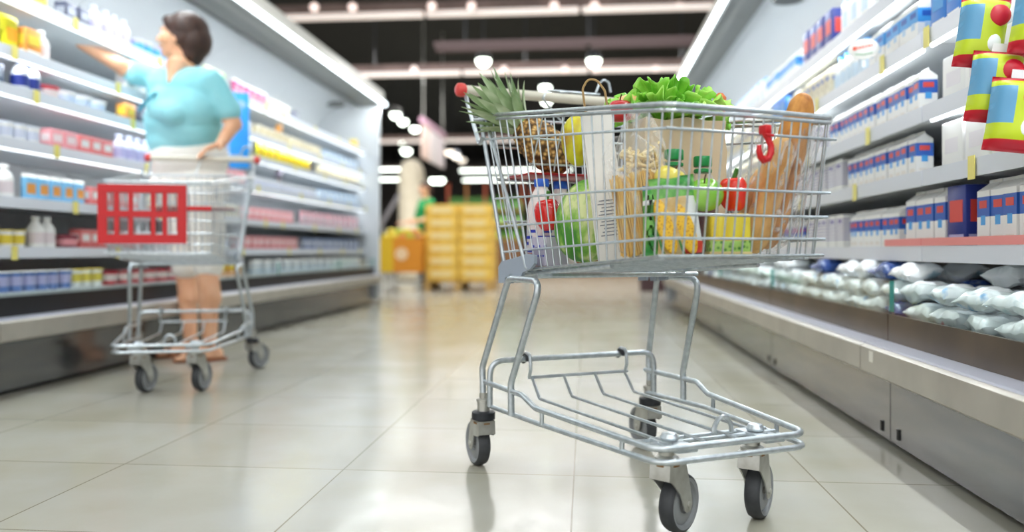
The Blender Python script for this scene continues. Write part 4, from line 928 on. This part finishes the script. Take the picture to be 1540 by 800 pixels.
L = [
 (-1, 2.95, 3.5, cup['b'], .078, .072, 'blue and lilac yogurt cup', 'yogurt', near), (-1, 3.5, 3.74, cup['y'], .078, .072, 'white cup with yellow lid', 'yogurt', near), (-1, 3.76, 4.5, tub['r'], .122, .11, 'red tub with dark red lid', 'tub', 'behind the empty trolley'), (-1, 4.55, 5.4, bx['o'], .11, .085, 'orange and yellow box', 'package', 'behind the shopper legs'), (-1, 5.5, 8.4, bx['w'], .2, .1, 'white dairy box', 'package', far_),
 (0, 2.95, 3.3, cup['y'], .078, .072, 'white cup with yellow lid', 'yogurt', near), (0, 3.3, 3.5, bt['w'], .078, .072, 'white drink bottle', 'bottle', near), (0, 3.52, 3.6, tub['d'], .1, .1, 'dark red tub', 'tub', near), (0, 3.62, 4.25, bx['r'], .09, .085, 'red and white dairy box', 'package', 'behind the red grille'), (0, 4.3, 5.3, cup['w'], .085, .072, 'white yogurt cup', 'yogurt', mid), (0, 5.35, 6.6, bx['p'], .12, .085, 'pink dairy box', 'package', far_), (0, 6.7, 8.4, bx['b'], .17, .085, 'slate blue dairy box', 'package', far_),
 (1, 2.95, 3.22, bt['w'], .078, .072, 'white drink bottle', 'bottle', near), (1, 3.24, 3.68, pch['o'], .088, .06, 'light blue and orange pouch', 'package', near), (1, 3.7, 4.2, bx['r'], .09, .085, 'red and white dairy box', 'package', 'beside the pouches'), (1, 4.3, 5.4, bx['c'], .1, .085, 'cream dairy box', 'package', mid), (1, 5.5, 6.5, bx['p'], .12, .085, 'pink dairy box', 'package', far_), (1, 6.6, 8.4, pch['p'], .16, .06, 'pale pink pouch', 'package', far_),
 (2, 2.95, 3.4, cup['w'], .08, .072, 'white yogurt cup', 'yogurt', near), (2, 3.42, 3.6, bx['p'], .09, .085, 'pink dairy box', 'package', near), (2, 3.62, 3.92, bx['r'], .09, .085, 'red and white dairy box', 'package', near), (2, 3.94, 4.4, bt['l'], .08, .072, 'lilac drink bottle', 'bottle', 'behind the trolley handle'), (2, 4.5, 5.5, bx['p'], .1, .085, 'pink dairy box', 'package', mid), (2, 5.6, 7.0, cup['w'], .1, .072, 'white yogurt cup', 'yogurt', far_), (2, 7.1, 8.4, bx['lb'], .16, .085, 'pale blue dairy box', 'package', far_),
 (3, 2.95, 3.18, bx['k'], .09, .085, 'dark slate box', 'package', near), (3, 3.2, 3.36, bt['n'], .078, .072, 'white bottle with navy label', 'bottle', near), (3, 3.38, 3.48, tub['r'], .1, .1, 'red tub', 'tub', near), (3, 3.5, 3.98, tub['w'], .122, .11, 'white and pale blue tub', 'tub', near), (3, 4.0, 4.1, bx['o'], .1, .085, 'orange box', 'package', 'by the shopper elbow'), (3, 4.12, 4.4, bx['k'], .09, .085, 'dark slate box', 'package', 'by the shopper'), (3, 4.6, 5.6, bx['lb'], .1, .085, 'pale blue dairy box', 'package', mid), (3, 5.7, 7.0, pch['y'], .13, .06, 'yellow pouch', 'package', far_), (3, 7.1, 8.4, bx['c'], .16, .085, 'cream dairy box', 'package', far_),
 (4, 2.85, 3.08, pch['g'], .09, .06, 'green and white pouch', 'package', 'at the left frame edge'), (4, 3.34, 3.46, bt['w'], .078, .072, 'white drink bottle', 'bottle', 'by the reaching hand'), (4, 4.0, 4.4, bx['w'], .095, .085, 'white dairy box', 'package', 'under the reaching arm'), (4, 4.6, 5.6, bx['w'], .1, .085, 'white dairy box', 'package', mid), (4, 5.7, 7.2, bx['c'], .13, .085, 'cream dairy box', 'package', far_), (4, 7.25, 8.4, bx['lb'], .16, .085, 'pale blue dairy box', 'package', far_),
 (5, 3.2, 3.5, bx['y'], .1, .085, 'yellow box', 'package', near), (5, 3.52, 3.7, bx['k'], .09, .085, 'dark slate box', 'package', near), (5, 3.72, 4.1, bt['l'], .085, .072, 'lilac drink bottle', 'bottle', near), (5, 4.12, 4.5, cup['l'], .08, .072, 'lilac yogurt cup', 'yogurt', 'above the arm'), (5, 4.9, 5.2, pch['g'], .095, .06, 'green and white pouch', 'package', 'above the blue board'), (5, 5.3, 5.9, pch['m'], .1, .06, 'magenta pouch', 'package', mid), (5, 5.95, 6.4, bx['c'], .1, .085, 'cream dairy box', 'package', mid), (5, 6.45, 6.6, bx['k'], .1, .085, 'dark slate box', 'package', far_), (5, 8.2, 8.4, bx['y'], .12, .085, 'yellow box', 'package', far_)]
for (i, y0, y1, o, pt, dp, ds, ct, wh) in L:
    row(-1, i, y0, y1, o, pt, dp, ds, ct, wh, rz=(PI/2 if o.name.startswith(('snack', 'dairy', 'milk_pouch')) else 0))
# the two bright packs at the shopper's hand
for k, (y, lb, key) in enumerate(((3.16, 'bright yellow pouch on the fifth left shelf, ahead of the hand', 'y'), (3.27, 'orange and yellow box on the fifth left shelf, nearest the hand', 'o'))):
    o = (pch if key == 'y' else bx)[key].copy(); COL.objects.link(o); o.location = (-2.43, y, SH[-1][4]+.0005); o.rotation_euler = (0, 0, PI/2); o.scale = (1.2, 1.2, 1.25)
    tag(o, lb, 'package')
for o in PROTO: pass
# the originals of each kind are only templates
for dct in (cup, tub, bx, pch, bt): 
    for o in dct.values(): bpy.data.objects.remove(o)
for o in (ca, cb, cc, cd, stp, mu, nv, wp, blb, wb): bpy.data.objects.remove(o)
# heap of bagged milk in the right tank
bag_ms = [noisy('milk_bag_'+str(k), 'eef3f6', c, 16, rough=.25, lo=.52, hi=.62, detail=4, coat=.3) for k, c in enumerate(('dfe9f1', '7fb0de', 'e9eef0', '9fc3cf', 'd9dfd6'))]
bag_ms.append(noisy('milk_bag_navy', '2c4a8c', 'b5c6e6', 14, rough=.25, lo=.5, hi=.65))
bag_ms.append(noisy('milk_bag_red', 'eef1f4', 'd97a7c', 13, rough=.25, lo=.58, hi=.64))
bag_me = []
for k, m_ in enumerate(bag_ms):
    vs, fs = pillow(.154, .106, .048, n=18, m=14, wav=.003)
    vs = [v+Vector((0, 1, 0))*(noise.noise(v*16+Vector((k*3, 0, 0)))*.013+noise.noise(v*38+Vector((k*7, 2, 0)))*.006) for v in vs]
    bag_me.append(MB().add(vs, fs).mesh('milk_bag', m_))
hr = random.Random(4); y = 1.3
while y < 6.3:
    for lay, (u, z) in enumerate(((.972, .396), (1.091, .396), (1.21, .398), (1.329, .4), (.978, .454), (1.097, .456), (1.216, .458), (.99, .509), (1.112, .509))):
        if lay >= 7 and hr.random() < .4: continue
        k = 5 if hr.random() < .07 else (6 if hr.random() < .08 else hr.randrange(5))
        o = bpy.data.objects.new('milk_bag', bag_me[k]); COL.objects.link(o)
        M4 = Matrix.Translation((u, y+(.05 if lay in (4, 5, 6) else 0)+hr.uniform(-.006, .006), z)) @ Matrix.Rotation(hr.uniform(-.17, .06), 4, 'Y') @ Matrix.Rotation(hr.uniform(-.2, .2)+PI/2, 4, 'Z') @ Matrix.Rotation(PI/2+hr.uniform(-.07, .07), 4, 'X') @ Matrix.Translation((0, 0, -.056))
        o.location = M4.to_translation(); o.rotation_euler = M4.to_euler()
        nm = 'navy' if k == 5 else ('red printed white' if k == 6 else ('white and blue' if k == 1 else 'white'))
        pl = 'beside the loaded trolley' if y < 3 else 'far along the tank'
        tag(o, f'{nm} plastic milk bag in the right chiller tank {pl}', 'milk bag', f'{nm} milk bags in the right tank {pl}')
    y += .172
# hanging strip packs near the camera
hp = [('e4cf1f', 'c6d41f'), ]
lime, hblue, hred, hwhite = mat('pack_lime', 'b9cc1e', .35), mat('pack_blue', '5b97bd', .35), mat('pack_red', 'c3122a', .35), mat('pack_white', 'e8eef0', .4)
def hang_pack(c, rz, label):
    root = empty('hanging_snack_pack', c, rz, label=label, cat='snack pack', group=None)
    vs, fs = pillow(.1, .155, .075); m = MB()
    for f in fs:
        p = sum((vs[i] for i in f), Vector())/len(f)
        k = 2 if (p.z < .022 or p.z > .14) else (1 if (p.x < -.008 and .05 < p.z < .13) else 0)
        m.add([vs[i]-Vector((0, 0, .155)) for i in f], [tuple(range(len(f)))], k)
    o = m.build('packet', [lime, hblue, hred], root)
    bmm = bmesh.new(); bmm.from_mesh(o.data); bmesh.ops.remove_doubles(bmm, verts=bmm.verts, dist=1e-5); bmm.to_mesh(o.data); bmm.free(); o.data.polygons.foreach_set('use_smooth', [True]*len(o.data.polygons))
    root.rotation_euler = (0, .14, rz)
    MB().ell((.022, -.033, -.045), (.024, .008, .024), 16, 10).build('round_badge', hred, root, label='round red badge')
    MB().ell((.018, -.034, -.105), (.016, .006, .02), 12, 8).build('white_figure', hwhite, root, label='white oval print')
    MB().box((0, 0, .008), (.03, .002, .02)).build('header_tab', hwhite, root)
hps = [W(1484, -2, 1.78), W(1503, 78, 1.73), W(1533, 118, 1.67), W(1572, -30, 1.66)]
lbs = ['hanging lime and blue snack pack, topmost of the strip cut by the frame', 'hanging lime and blue snack pack in the middle of the strip', 'hanging lime and blue snack pack, lowest of the strip', 'hanging lime snack pack half outside the frame']
for p_, l_ in zip(hps, lbs): hang_pack(p_, -.2, l_)
st = MB(); top = W(1495, -170, 1.8)
st.tube([top, hps[0]+Vector((0, .04, .02)), hps[1]+Vector((0, .04, .02)), hps[2]+Vector((0, .04, .02))], .004, 6)
for p_ in hps[:3]: st.tube([p_+Vector((0, .042, .018)), p_+Vector((0, 0, .012))], .002, 6)
st.tube([hps[3]+Vector((0, 0, .012)), hps[3]+Vector((0, .04, .02)), top], .003, 6); st.tube([top, top+Vector((.03, 0, .03)), Vector((.962, 1.86, 1.38))], .004, 6)
st.build('hanging_clip_strip', mat('clip_strip', 'dfe5e8', .4), label='thin plastic strip the snack packs hang from', cat='strip')
# oval shelf sign
root = empty('oval_shelf_sign', label='white oval sign with red lettering on the right shelf front', cat='sign')
osn = W(1299, 74, 2.72); yaw = TH-.35
MB().lathe([(0, -.002), (.0475, -.002), (.05, 0), (.0475, .002), (0, .002)], 32, M=Matrix.Rotation(PI/2, 4, 'X') @ Matrix.Diagonal((1, .7, 1, 1))).build('sign_board', mat('sign_white', 'e4e3de', .4), root)
lt = MB()
for k, (wd_, hh) in enumerate(((.013, .013), (.007, .009), (.008, .009), (.007, .009), (.005, .011), (.008, .009), (.006, .009))):
    x_ = -.029+.0092*k; lt.box((x_, -.0028, .004+.0012*k), (wd_*.8, .0016, hh), bev=.0006)
lt.build('lettering', mat('sign_red', 'e0502f', .5), root, label='short red word, too blurred to read')
MB().tube([(-.028, -.003, -.016), (0, -.003, -.019), (.028, -.003, -.014)], .0022, 6).build('green_swoosh', mat('sign_green', '8fb596', .5), root, label='green underline')
MB().box((.0, .004, -.045), (.012, .003, .03)).build('sign_clip', hwhite, root)
root.location = osn; root.rotation_euler = (0, 0, yaw)
# blue board and small clip strip on the left chiller
root = empty('hanging_blue_card', label='tall bright blue card hanging on the left chiller beside the shopper', cat='sign'); q = W(360, 196, 5.25)
MB().box((0, 0, 0), (.125, .02, .5), bev=.004).build('card', mat('card_blue', '2e9bf0', .45), root)
MB().lathe([(0, -.001), (.042, -.001), (.042, .001), (0, .001)], 24, M=Matrix.Translation((0, -.0108, .17)) @ Matrix.Rotation(PI/2, 4, 'X') @ Matrix.Diagonal((1, .6, 1, 1))).box((0, -.0105, -.2), (.08, .001, .02)).build('card_print', mat('card_pale', '9fc4f0', .5), root, label='pale print')
root.location = q; root.rotation_euler = (0, 0, .5)
root = empty('hanging_snack_strip', label='thin hanging strip of small orange packs on the left chiller', cat='strip'); q0 = W(420, 185, 6.4)
MB().box((0, 0, -.28), (.03, .003, .56)).build('strip_backing', mat('strip_brown', '7d6a5c', .5), root)
for k in range(6): MB().box((0, -.012, -.05-.09*k), (.055, .02, .06), bev=.006).build('small_packet', cm('d79a52' if k < 3 else '6c6470'), root)
root.location = q0
# ------------------------------------------------------------------ far end of the aisle
card_y = noisy('yellow_carton', 'dbaa3c', 'ebc458', 5, rough=.6); card_w = mat('carton_label', 'e6cf92', .6); wood = noisy('pallet_wood', 'b08a4c', 'c9a566', 12, rough=.8)
ply = W(690, 437, 11.4); px0 = ply.x; py0 = ply.y
root = empty('pallet', (px0, py0+.3, 0), label='wooden pallet under the yellow carton stack', cat='pallet')
m = MB()
for i in range(6): m.box((-.44+.176*i, 0, .125), (.12, .8, .02))
m.build('deck_board', wood, root)
m = MB()
for x in (-.44, 0, .44): m.box((x, 0, .058), (.1, .8, .112))
m.build('stringer', wood, root)
def yc():
    r = empty('yellow_carton'); MB().box((0, 0, .09), (.46, .36, .18), bev=.006).build('box', card_y, r)
    MB().box((0, -.1805, .1), (.3, .002, .08)).build('label', card_w, r); return r
y0 = yc(); first = True; lv = ['bottom', 'second', 'third', 'fourth', 'fifth', 'top']
for a in range(2):
    for bb in range(2):
        for k in range(6 if not (a == 1 and bb == 1) else 5):
            o = y0 if first else dup(y0); first = False
            o.location = (px0-.24+.48*a, py0+.1+.38*bb, .1355+.1815*k); o.rotation_euler = (0, 0, sr.uniform(-.03, .03))
            tag(o, f"yellow carton, {lv[k]} layer of the {'left' if a == 0 else 'right'} {'front' if bb == 0 else 'rear'} column on the pallet", 'carton', 'yellow cartons stacked on the pallet')
# fruit bin
bp = W(602, 437, 11.2)
root = empty('fruit_bin', (bp.x, bp.y+.3, 0), label='yellow and orange fruit bin on a steel stand left of the cartons', cat='bin')
oy, oo = mat('bin_yellow', 'd9b21c', .5), mat('bin_orange', 'd98a1e', .5)
def bin_wall(p, q, z0, z1, fl, m, nm):
    p, q = Vector(p), Vector(q); MB().loft([[p+Vector((0, 0, z0)), q+Vector((0, 0, z0)), q*.94+Vector((0, 0, z0)), p*.94+Vector((0, 0, z0))], [p*fl+Vector((0, 0, z1)), q*fl+Vector((0, 0, z1)), q*fl*.95+Vector((0, 0, z1)), p*fl*.95+Vector((0, 0, z1))]], smooth=False).build(nm, m, root)
c4 = [(-.3, -.3, 0), (.3, -.3, 0), (.3, .3, 0), (-.3, .3, 0)]
bin_wall(c4[0], (-.1, -.3, 0), .26, .74, 1.05, oy, 'yellow_panel'); bin_wall((-.1, -.3, 0), c4[1], .26, .74, 1.05, oo, 'orange_panel')
for k in (1, 2, 3): bin_wall(c4[k], c4[(k+1) % 4], .26, .74, 1.05, oo if k == 1 else oy, 'side_panel')
MB().box((0, 0, .5), (.55, .54, .4)).build('bin_bed', oo, root)
MB().lathe([(0, 0), (.09, 0), (.09, .002), (0, .002)], 20, M=Matrix.Translation((.02, -.312, .52)) @ Matrix.Rotation(PI/2, 4, 'X')).build('round_print', mat('bin_print', 'e9c9a0', .6), root, label='pale round print')
for sx in (-1, 1):
    for sy in (-1, 1): MB().box((sx*.25, sy*.25, .13), (.04, .04, .26)).build('leg', steel, root)
for sy in (-1, 1): MB().box((0, sy*.25, .1), (.5, .03, .03)).build('stand_rail', steel, root)
fr = [('melon', .058, 'dcc63a', 'yellow melon'), ('pomelo', .056, 'b9c43a', 'green yellow pomelo'), ('coconut', .055, 'b98a5a', 'brown coconut'), ('orange', .05, 'e2913a', 'orange')]
fm_ = {n: noisy(n+'_skin', c, c, 9, rough=.5) for n, r, c, d in fr}; fmesh = {n: MB().ell((0, 0, r), (r, r, r*.93), 18, 12, fn=lambda v: Vector((v.x, v.y, v.z-.15*math.exp(-((v.x**2+v.y**2)/.05))*(1 if v.z > 0 else -1)))).mesh(n, fm_[n]) for n, r, c, d in fr}
q = random.Random(9)
for ix in range(5):
    for iy in range(3):
        n, r, c, d = fr[0 if ix < 2 else q.randrange(4)]
        o = bpy.data.objects.new(n, fmesh[n]); COL.objects.link(o); o.location = (bp.x-.236+.118*ix, bp.y+.1+.17*iy, .7)
        tag(o, f"{d} heaped in the far fruit bin, {['front', 'middle', 'back'][iy]} row", 'fruit', f"{d}s in the far bin, {['front', 'middle', 'back'][iy]} row")
for ix in range(4):
    for iy in range(2):
        n, r, c, d = fr[(0, 1, 0, 3)[ix] if iy == 0 else (1, 0, 2, 0)[ix]]
        o = bpy.data.objects.new(n, fmesh[n]); COL.objects.link(o); o.location = (bp.x-.177+.118*ix, bp.y+.185+.17*iy, .775)
        tag(o, f"{d} topping the far fruit bin heap, {['front', 'back'][iy]} row", 'fruit', f"{d}s topping the far bin, row {['front', 'back'][iy]}")
# price board, column, hanging sign
root = empty('price_board', label='grey slanted board standing left of the cream column', cat='sign'); MB().prism([(-.22, 0), (-.16, 0), (.16, .52), (.1, .54)], 'y', -.02, .02).build('board', mat('board_grey', '8d8c94', .5), root)
MB().box((-.1, 0, -.45), (.03, .03, .9)).box((-.1, 0, -.9), (.3, .3, .02)).build('stand', steel, root)
pb = W(588, 310, 12.4); root.location = (pb.x, pb.y, .911+.0)
root = empty('cream_column', label='tall cream round display column behind the fruit bin', cat='column')
MB().lathe([(.24, 0), (.24, 1.95), (.23, 2.1), (.17, 2.24), (.07, 2.3), (0, 2.305)], 32).build('column_shaft', noisy('column_cream', 'd9d0bb', 'cfc5ad', 5, rough=.7), root)
MB().lathe([(.28, 0), (.28, .1), (.245, .12)], 32).build('column_foot', mat('column_foot', 'a59b86', .6), root)
cp = W(619, 400, 15.2); root.location = (cp.x, cp.y, 0)
sgn = empty('hanging_sign', label='pink topped white sign hanging over the far aisle', cat='sign'); sp_ = W(652, 212, 14.0)
MB().box((0, 0, .22), (.06, 1.9, .1)).build('sign_header', mat('sign_pink', 'c79ab0', .5, emit='c79ab0', es=.0), sgn)
for k in range(3): MB().box((0, -.62+.62*k, -.12), (.05, .5, .55), bev=.01).build('sign_panel', mat('sign_panel_'+str(k), ('d8bfb4', 'cfc6c6', 'd9cdd0')[k], .5), sgn)
for s_ in (-.8, .8): MB().tube([(0, s_, .27), (0, s_, 4.6-sp_.z)], .008, 6).build('hanging_rod', steel, sgn)
sgn.location = sp_; sgn.rotation_euler = (0, 0, -.02)
# produce stands seen through the basket
def stand(px, Z, w, mats_, label):
    p = W(px, 400, Z); root = empty('produce_stand', (p.x, p.y, 0), label=label, cat='produce stand')
    MB().box((0, .3, .38), (w, .7, .76)).build('stand_body', mat('stand_brown'+str(px), '7a5636', .7), root)
    MB().box((0, .55, 1.2), (w, .08, 1.0)).build('stand_back', mat('stand_back'+str(px), '4f7f3c', .7), root)
    for z, dy in ((.8, .1), (1.1, .25), (1.4, .4)): MB().box((0, dy+.06, z), (w, .3, .04)).build('tray', wood, root)
    for z, dy, c in zip((.82, 1.12, 1.42), (.1, .25, .4), mats_):
        m = MB(); qq = random.Random(int(px*z))
        for k in range(int(w*22)): m.ell((-w/2+.05+(w-.1)*qq.random(), dy+.06+qq.uniform(-.1, .1), z+.05+.03*qq.random()), (.07, .07, .06), 10, 8)
        m.build('leafy_heap', c, root, kind='stuff')
    for k in range(5): MB().box((-w/2+w*k/4, .5, 1.75), (.05, .05, .5)).build('post', mat('post_'+str(px)+str(k), ('b5563a', 'a8713f')[k % 2], .7), root)
gmat = [noisy('greens_'+str(k), a, b_, 12, rough=.6) for k, (a, b_) in enumerate((('4f9a3a', '8cc95c'), ('6fb25a', 'b9d88f'), ('3c7a3a', '7db36a')))]
stand(725, 16.5, 1.6, gmat, 'green produce stand seen between the cartons and trolley basket')
stand(880, 17.5, 2.4, [noisy('pinkish', 'b59a8c', 'd0b8a2', 8), gmat[1], noisy('tan_heap', 'c2a673', 'd8c39a', 8)], 'brown produce stand far behind the trolley groceries')
# dark crate at the far right aisle end
p = W(982, 442, 11.2); root = empty('plastic_crate', (p.x, p.y, 0), label='dark crate with orange bags on the floor at the far right aisle end', cat='crate')
for sx in (-1, 1): MB().box((sx*.17, 0, .1), (.02, .3, .2)).build('crate_side', mat('crate_dark'+str(sx), '3a2f33', .6), root)
for sy in (-1, 1): MB().box((0, sy*.15, .1), (.36, .02, .2)).build('crate_side', mat('crate_darker'+str(sy), '4a3236', .6), root)
MB().box((0, 0, .01), (.34, .3, .02)).build('crate_base', black_plastic, root)
# ceiling trunking with spot lamps and strip lights
trunk_d = mat('trunk_dark', '4a3a3a', .7)
trunk = noisy('trunking', '8f7872', '7a6560', 4, rough=.6); diff = mat('diffuser', 'ffffff', .4, emit='ffe6da', es=.5); bright = mat('bright_tube', 'ffffff', .4, emit='f4fff4', es=5); spot_m = mat('spot_lens', 'ffffff', .4, emit='f4fff0', es=9); dimbulb = mat('dim_bulb', 'ffffff', .4, emit='ffdcd0', es=1.1)
def beam(y, z, x0, x1, h, em, label):
    root = empty('ceiling_trunk_light', ((x0+x1)/2, y, z), label=label, cat='ceiling light'); w = x1-x0
    MB().box((0, 0, h*.5), (w, .16, h)).build('trunk_housing', trunk_d if em is trunk_d else trunk, root)
    n = max(1, int(w/1.5))
    for k in range(n): MB().box((-w/2+w*(k+.5)/n, 0, -.03), (w/n-.04, .1, .06), bev=.01).build('diffuser', em, root)
    for k in range(3): MB().tube([(-w*.4+w*.4*k, 0, h), (-w*.4+w*.4*k, 0, 4.61-z)], .012, 6).build('hanging_rod', black_plastic, root)
    return root
def zat(py, Z): return CAMH+(376-py)/1200*Z
for (py, Z, a, b_, em, h, lb) in [(21, 9.3, 400, 1110, diff, .1, 'nearest pinkish ceiling light trunk across the aisle'), (72, 10.6, 650, 1120, trunk_d, .06, 'thin dark trunk between the first two ceiling light rows'), (110, 12.0, 500, 1080, diff, .1, 'second pinkish ceiling light trunk with round bulbs'), (213, 19.5, 560, 800, diff, .1, 'third ceiling light row above the hanging sign'), (210, 21.0, 663, 790, bright, .06, 'bright white strip light above the yellow cartons'), (257, 26.5, 690, 860, bright, .05, 'bright strip light low above the far produce'), (271, 29.5, 694, 900, bright, .05, 'lowest far bright strip light behind the trolley'), (256, 26, 560, 606, bright, .05, 'short bright strip left of the cream column'), (271, 29, 560, 607, bright, .05, 'lowest short strip left of the cream column')]:
    p0, p1 = W(a, py, Z), W(b_, py, Z); beam((p0.y+p1.y)/2, zat(py, Z)+.05, p0.x, p1.x, h, em, lb)
def lamp(px, py, Z, r, em, name, label, grp=None):
    p = W(px, py, Z); root = empty(name, p, label=label, cat='lamp', group=grp)
    MB().lathe([(r*.9, .0), (r, .02), (r*.85, .1), (r*.4, .16), (0, .17)], 20).build('lamp_housing', black_plastic, root)
    MB().ell((0, 0, 0), (r*.95, r*.95, r*.85), 20, 12).build('lamp_lens', em, root, label='glowing lens')
    MB().tube([(0, 0, .16), (0, 0, 4.6-p.z)], .01, 6).build('hanging_rod', black_plastic, root)
for (px, py, Z, r, lb) in [(727, 91, 11.3, .1, 'spot lamp above the pineapple crown'), (893, 91, 11.3, .1, 'spot lamp above the wire hook of the trolley'), (820, 131, 14, .1, 'spot lamp just above the trolley handle'), (822, 152, 16.5, .1, 'spot lamp just under the trolley handle'), (595, 172, 17, .11, 'leftmost of the diagonal trio of spot lamps'), (606, 182, 18.3, .11, 'middle of the diagonal trio of spot lamps'), (624, 193, 19.5, .11, 'rightmost of the diagonal trio of spot lamps'), (604, 211, 22, .11, 'spot lamp above the cream column'), (611, 226, 23.5, .15, 'big spot lamp at the top of the cream column')]: lamp(px, py, Z, r, spot_m, 'hanging_spot_lamp', lb)
for k, (px, py, Z) in enumerate([(676, 228, 23), (686, 234, 24.5), (695, 240, 26)]): lamp(px, py, Z, .13, mat('warm_lens'+str(k), 'ffffff', .4, emit='fff0dc', es=3.5-k*.8), 'hanging_spot_lamp', ['first', 'second', 'third and pinkest'][k]+' of three warm lamps right of the hanging sign')
for k, (px, py, Z) in enumerate([(653, 270, 28), (662, 270, 28.3)]): lamp(px, py, Z, .16, spot_m, 'hanging_spot_lamp', ['left', 'right'][k]+' one of two low lamps above the green shopper')
for k, (px, py, Z) in enumerate([(477, 15, 9.2), (534, 15, 9.2), (652, 13, 9.2), (711, 13, 9.2), (834, 12, 9.2), (894, 12, 9.2), (1020, 10, 9.2), (625, 107, 11.9), (759, 107, 11.9), (850, 107, 11.9), (896, 107, 11.9), (985, 105, 11.9)]):
    p = W(px, py, Z); root = empty('hanging_globe_bulb', p, label=f"dim round bulb on the {'nearest' if py < 20 else 'second'} ceiling trunk", cat='lamp', group=f"round bulbs on the {'nearest' if py < 20 else 'second'} ceiling trunk")
    MB().ell((0, -.1, 0), .05, 14, 10).build('bulb', dimbulb, root); MB().tube([(0, -.07, 0), (0, .02, 0)], .03, 10).build('bulb_socket', trunk, root)
# ------------------------------------------------------------------ light
def area(name, loc, sx, sy, power, rot=(0, 0, 0), col=(1, 1, 1)):
    l = bpy.data.lights.new(name, 'AREA'); l.shape = 'RECTANGLE'; l.size = sx; l.size_y = sy; l.energy = power; l.color = col
    o = bpy.data.objects.new(name, l); COL.objects.link(o); o.location = loc; o.rotation_euler = rot; return o
for y in (-3.0, -.6, 2.0, 4.8, 7.4):
    beam(y, 3.6, -4.2, 2.6, .1, bright, 'bright ceiling light row '+{-3.0: 'behind the photographer', -.6: 'right above the photographer', 2.0: 'above the loaded trolley', 4.8: 'above the shopper', 7.4: 'above the aisle past the shopper'}[y])
    area('ceiling_light', (-.8, y, 3.52), 6.6, .3, 36, col=(.985, 1, 1))
area('far_light', (-1.6, 9.4, 3.6), 7, .3, 120, (.7, 0, 0)); area('far_light', (-2, 12.5, 3.7), 10, .3, 330); area('far_light', (-2, 17, 3.7), 12, .3, 330, col=(1, .97, .92)); area('far_light', (-2, 24, 3.7), 14, .3, 330)
for sg, y0_, y1_ in ((1, -.5, 8.3), (-1, 1.4, 8.6)):
    u = U0[sg]+CAN[sg]
    area('canopy_light', (sg*(u+.03), (y0_+y1_)/2, 2.105), .05, y1_-y0_, 80 if sg > 0 else 62, (0, sg*-.5, 0), (.93, .98, 1))
    for i, z in enumerate(SH[sg]):
        if (sg, i) in LIT: area('shelf_strip_light', (sg*(U0[sg]+.215), (y0_+y1_)/2, z-.046), .02, y1_-y0_, 7 if sg < 0 else 5, (0, sg*-.35, 0), (.9, .96, 1))
area('shelf_strip_light', (U0[1]+.215, .95, SH[1][2]-.046),   .02, 2.9, 9, (0, -.35, 0), (.9, .96, 1))
wd = bpy.data.worlds.new('world'); SC.world = wd; wd.use_nodes = True
wd.node_tree.nodes['Background'].inputs[0].default_value = (1, 1, 1, 1); wd.node_tree.nodes['Background'].inputs[1].default_value = 1.3
vs_ = SC.view_settings; vs_.view_transform = 'Standard'; vs_.look = 'None'; vs_.gamma = 1; vs_.exposure = .15; vs_.use_curve_mapping = False
SC.cycles.use_denoising = True; SC.cycles.max_bounces = 10; SC.cycles.transparent_max_bounces = 24; SC.cycles.sample_clamp_indirect = 6
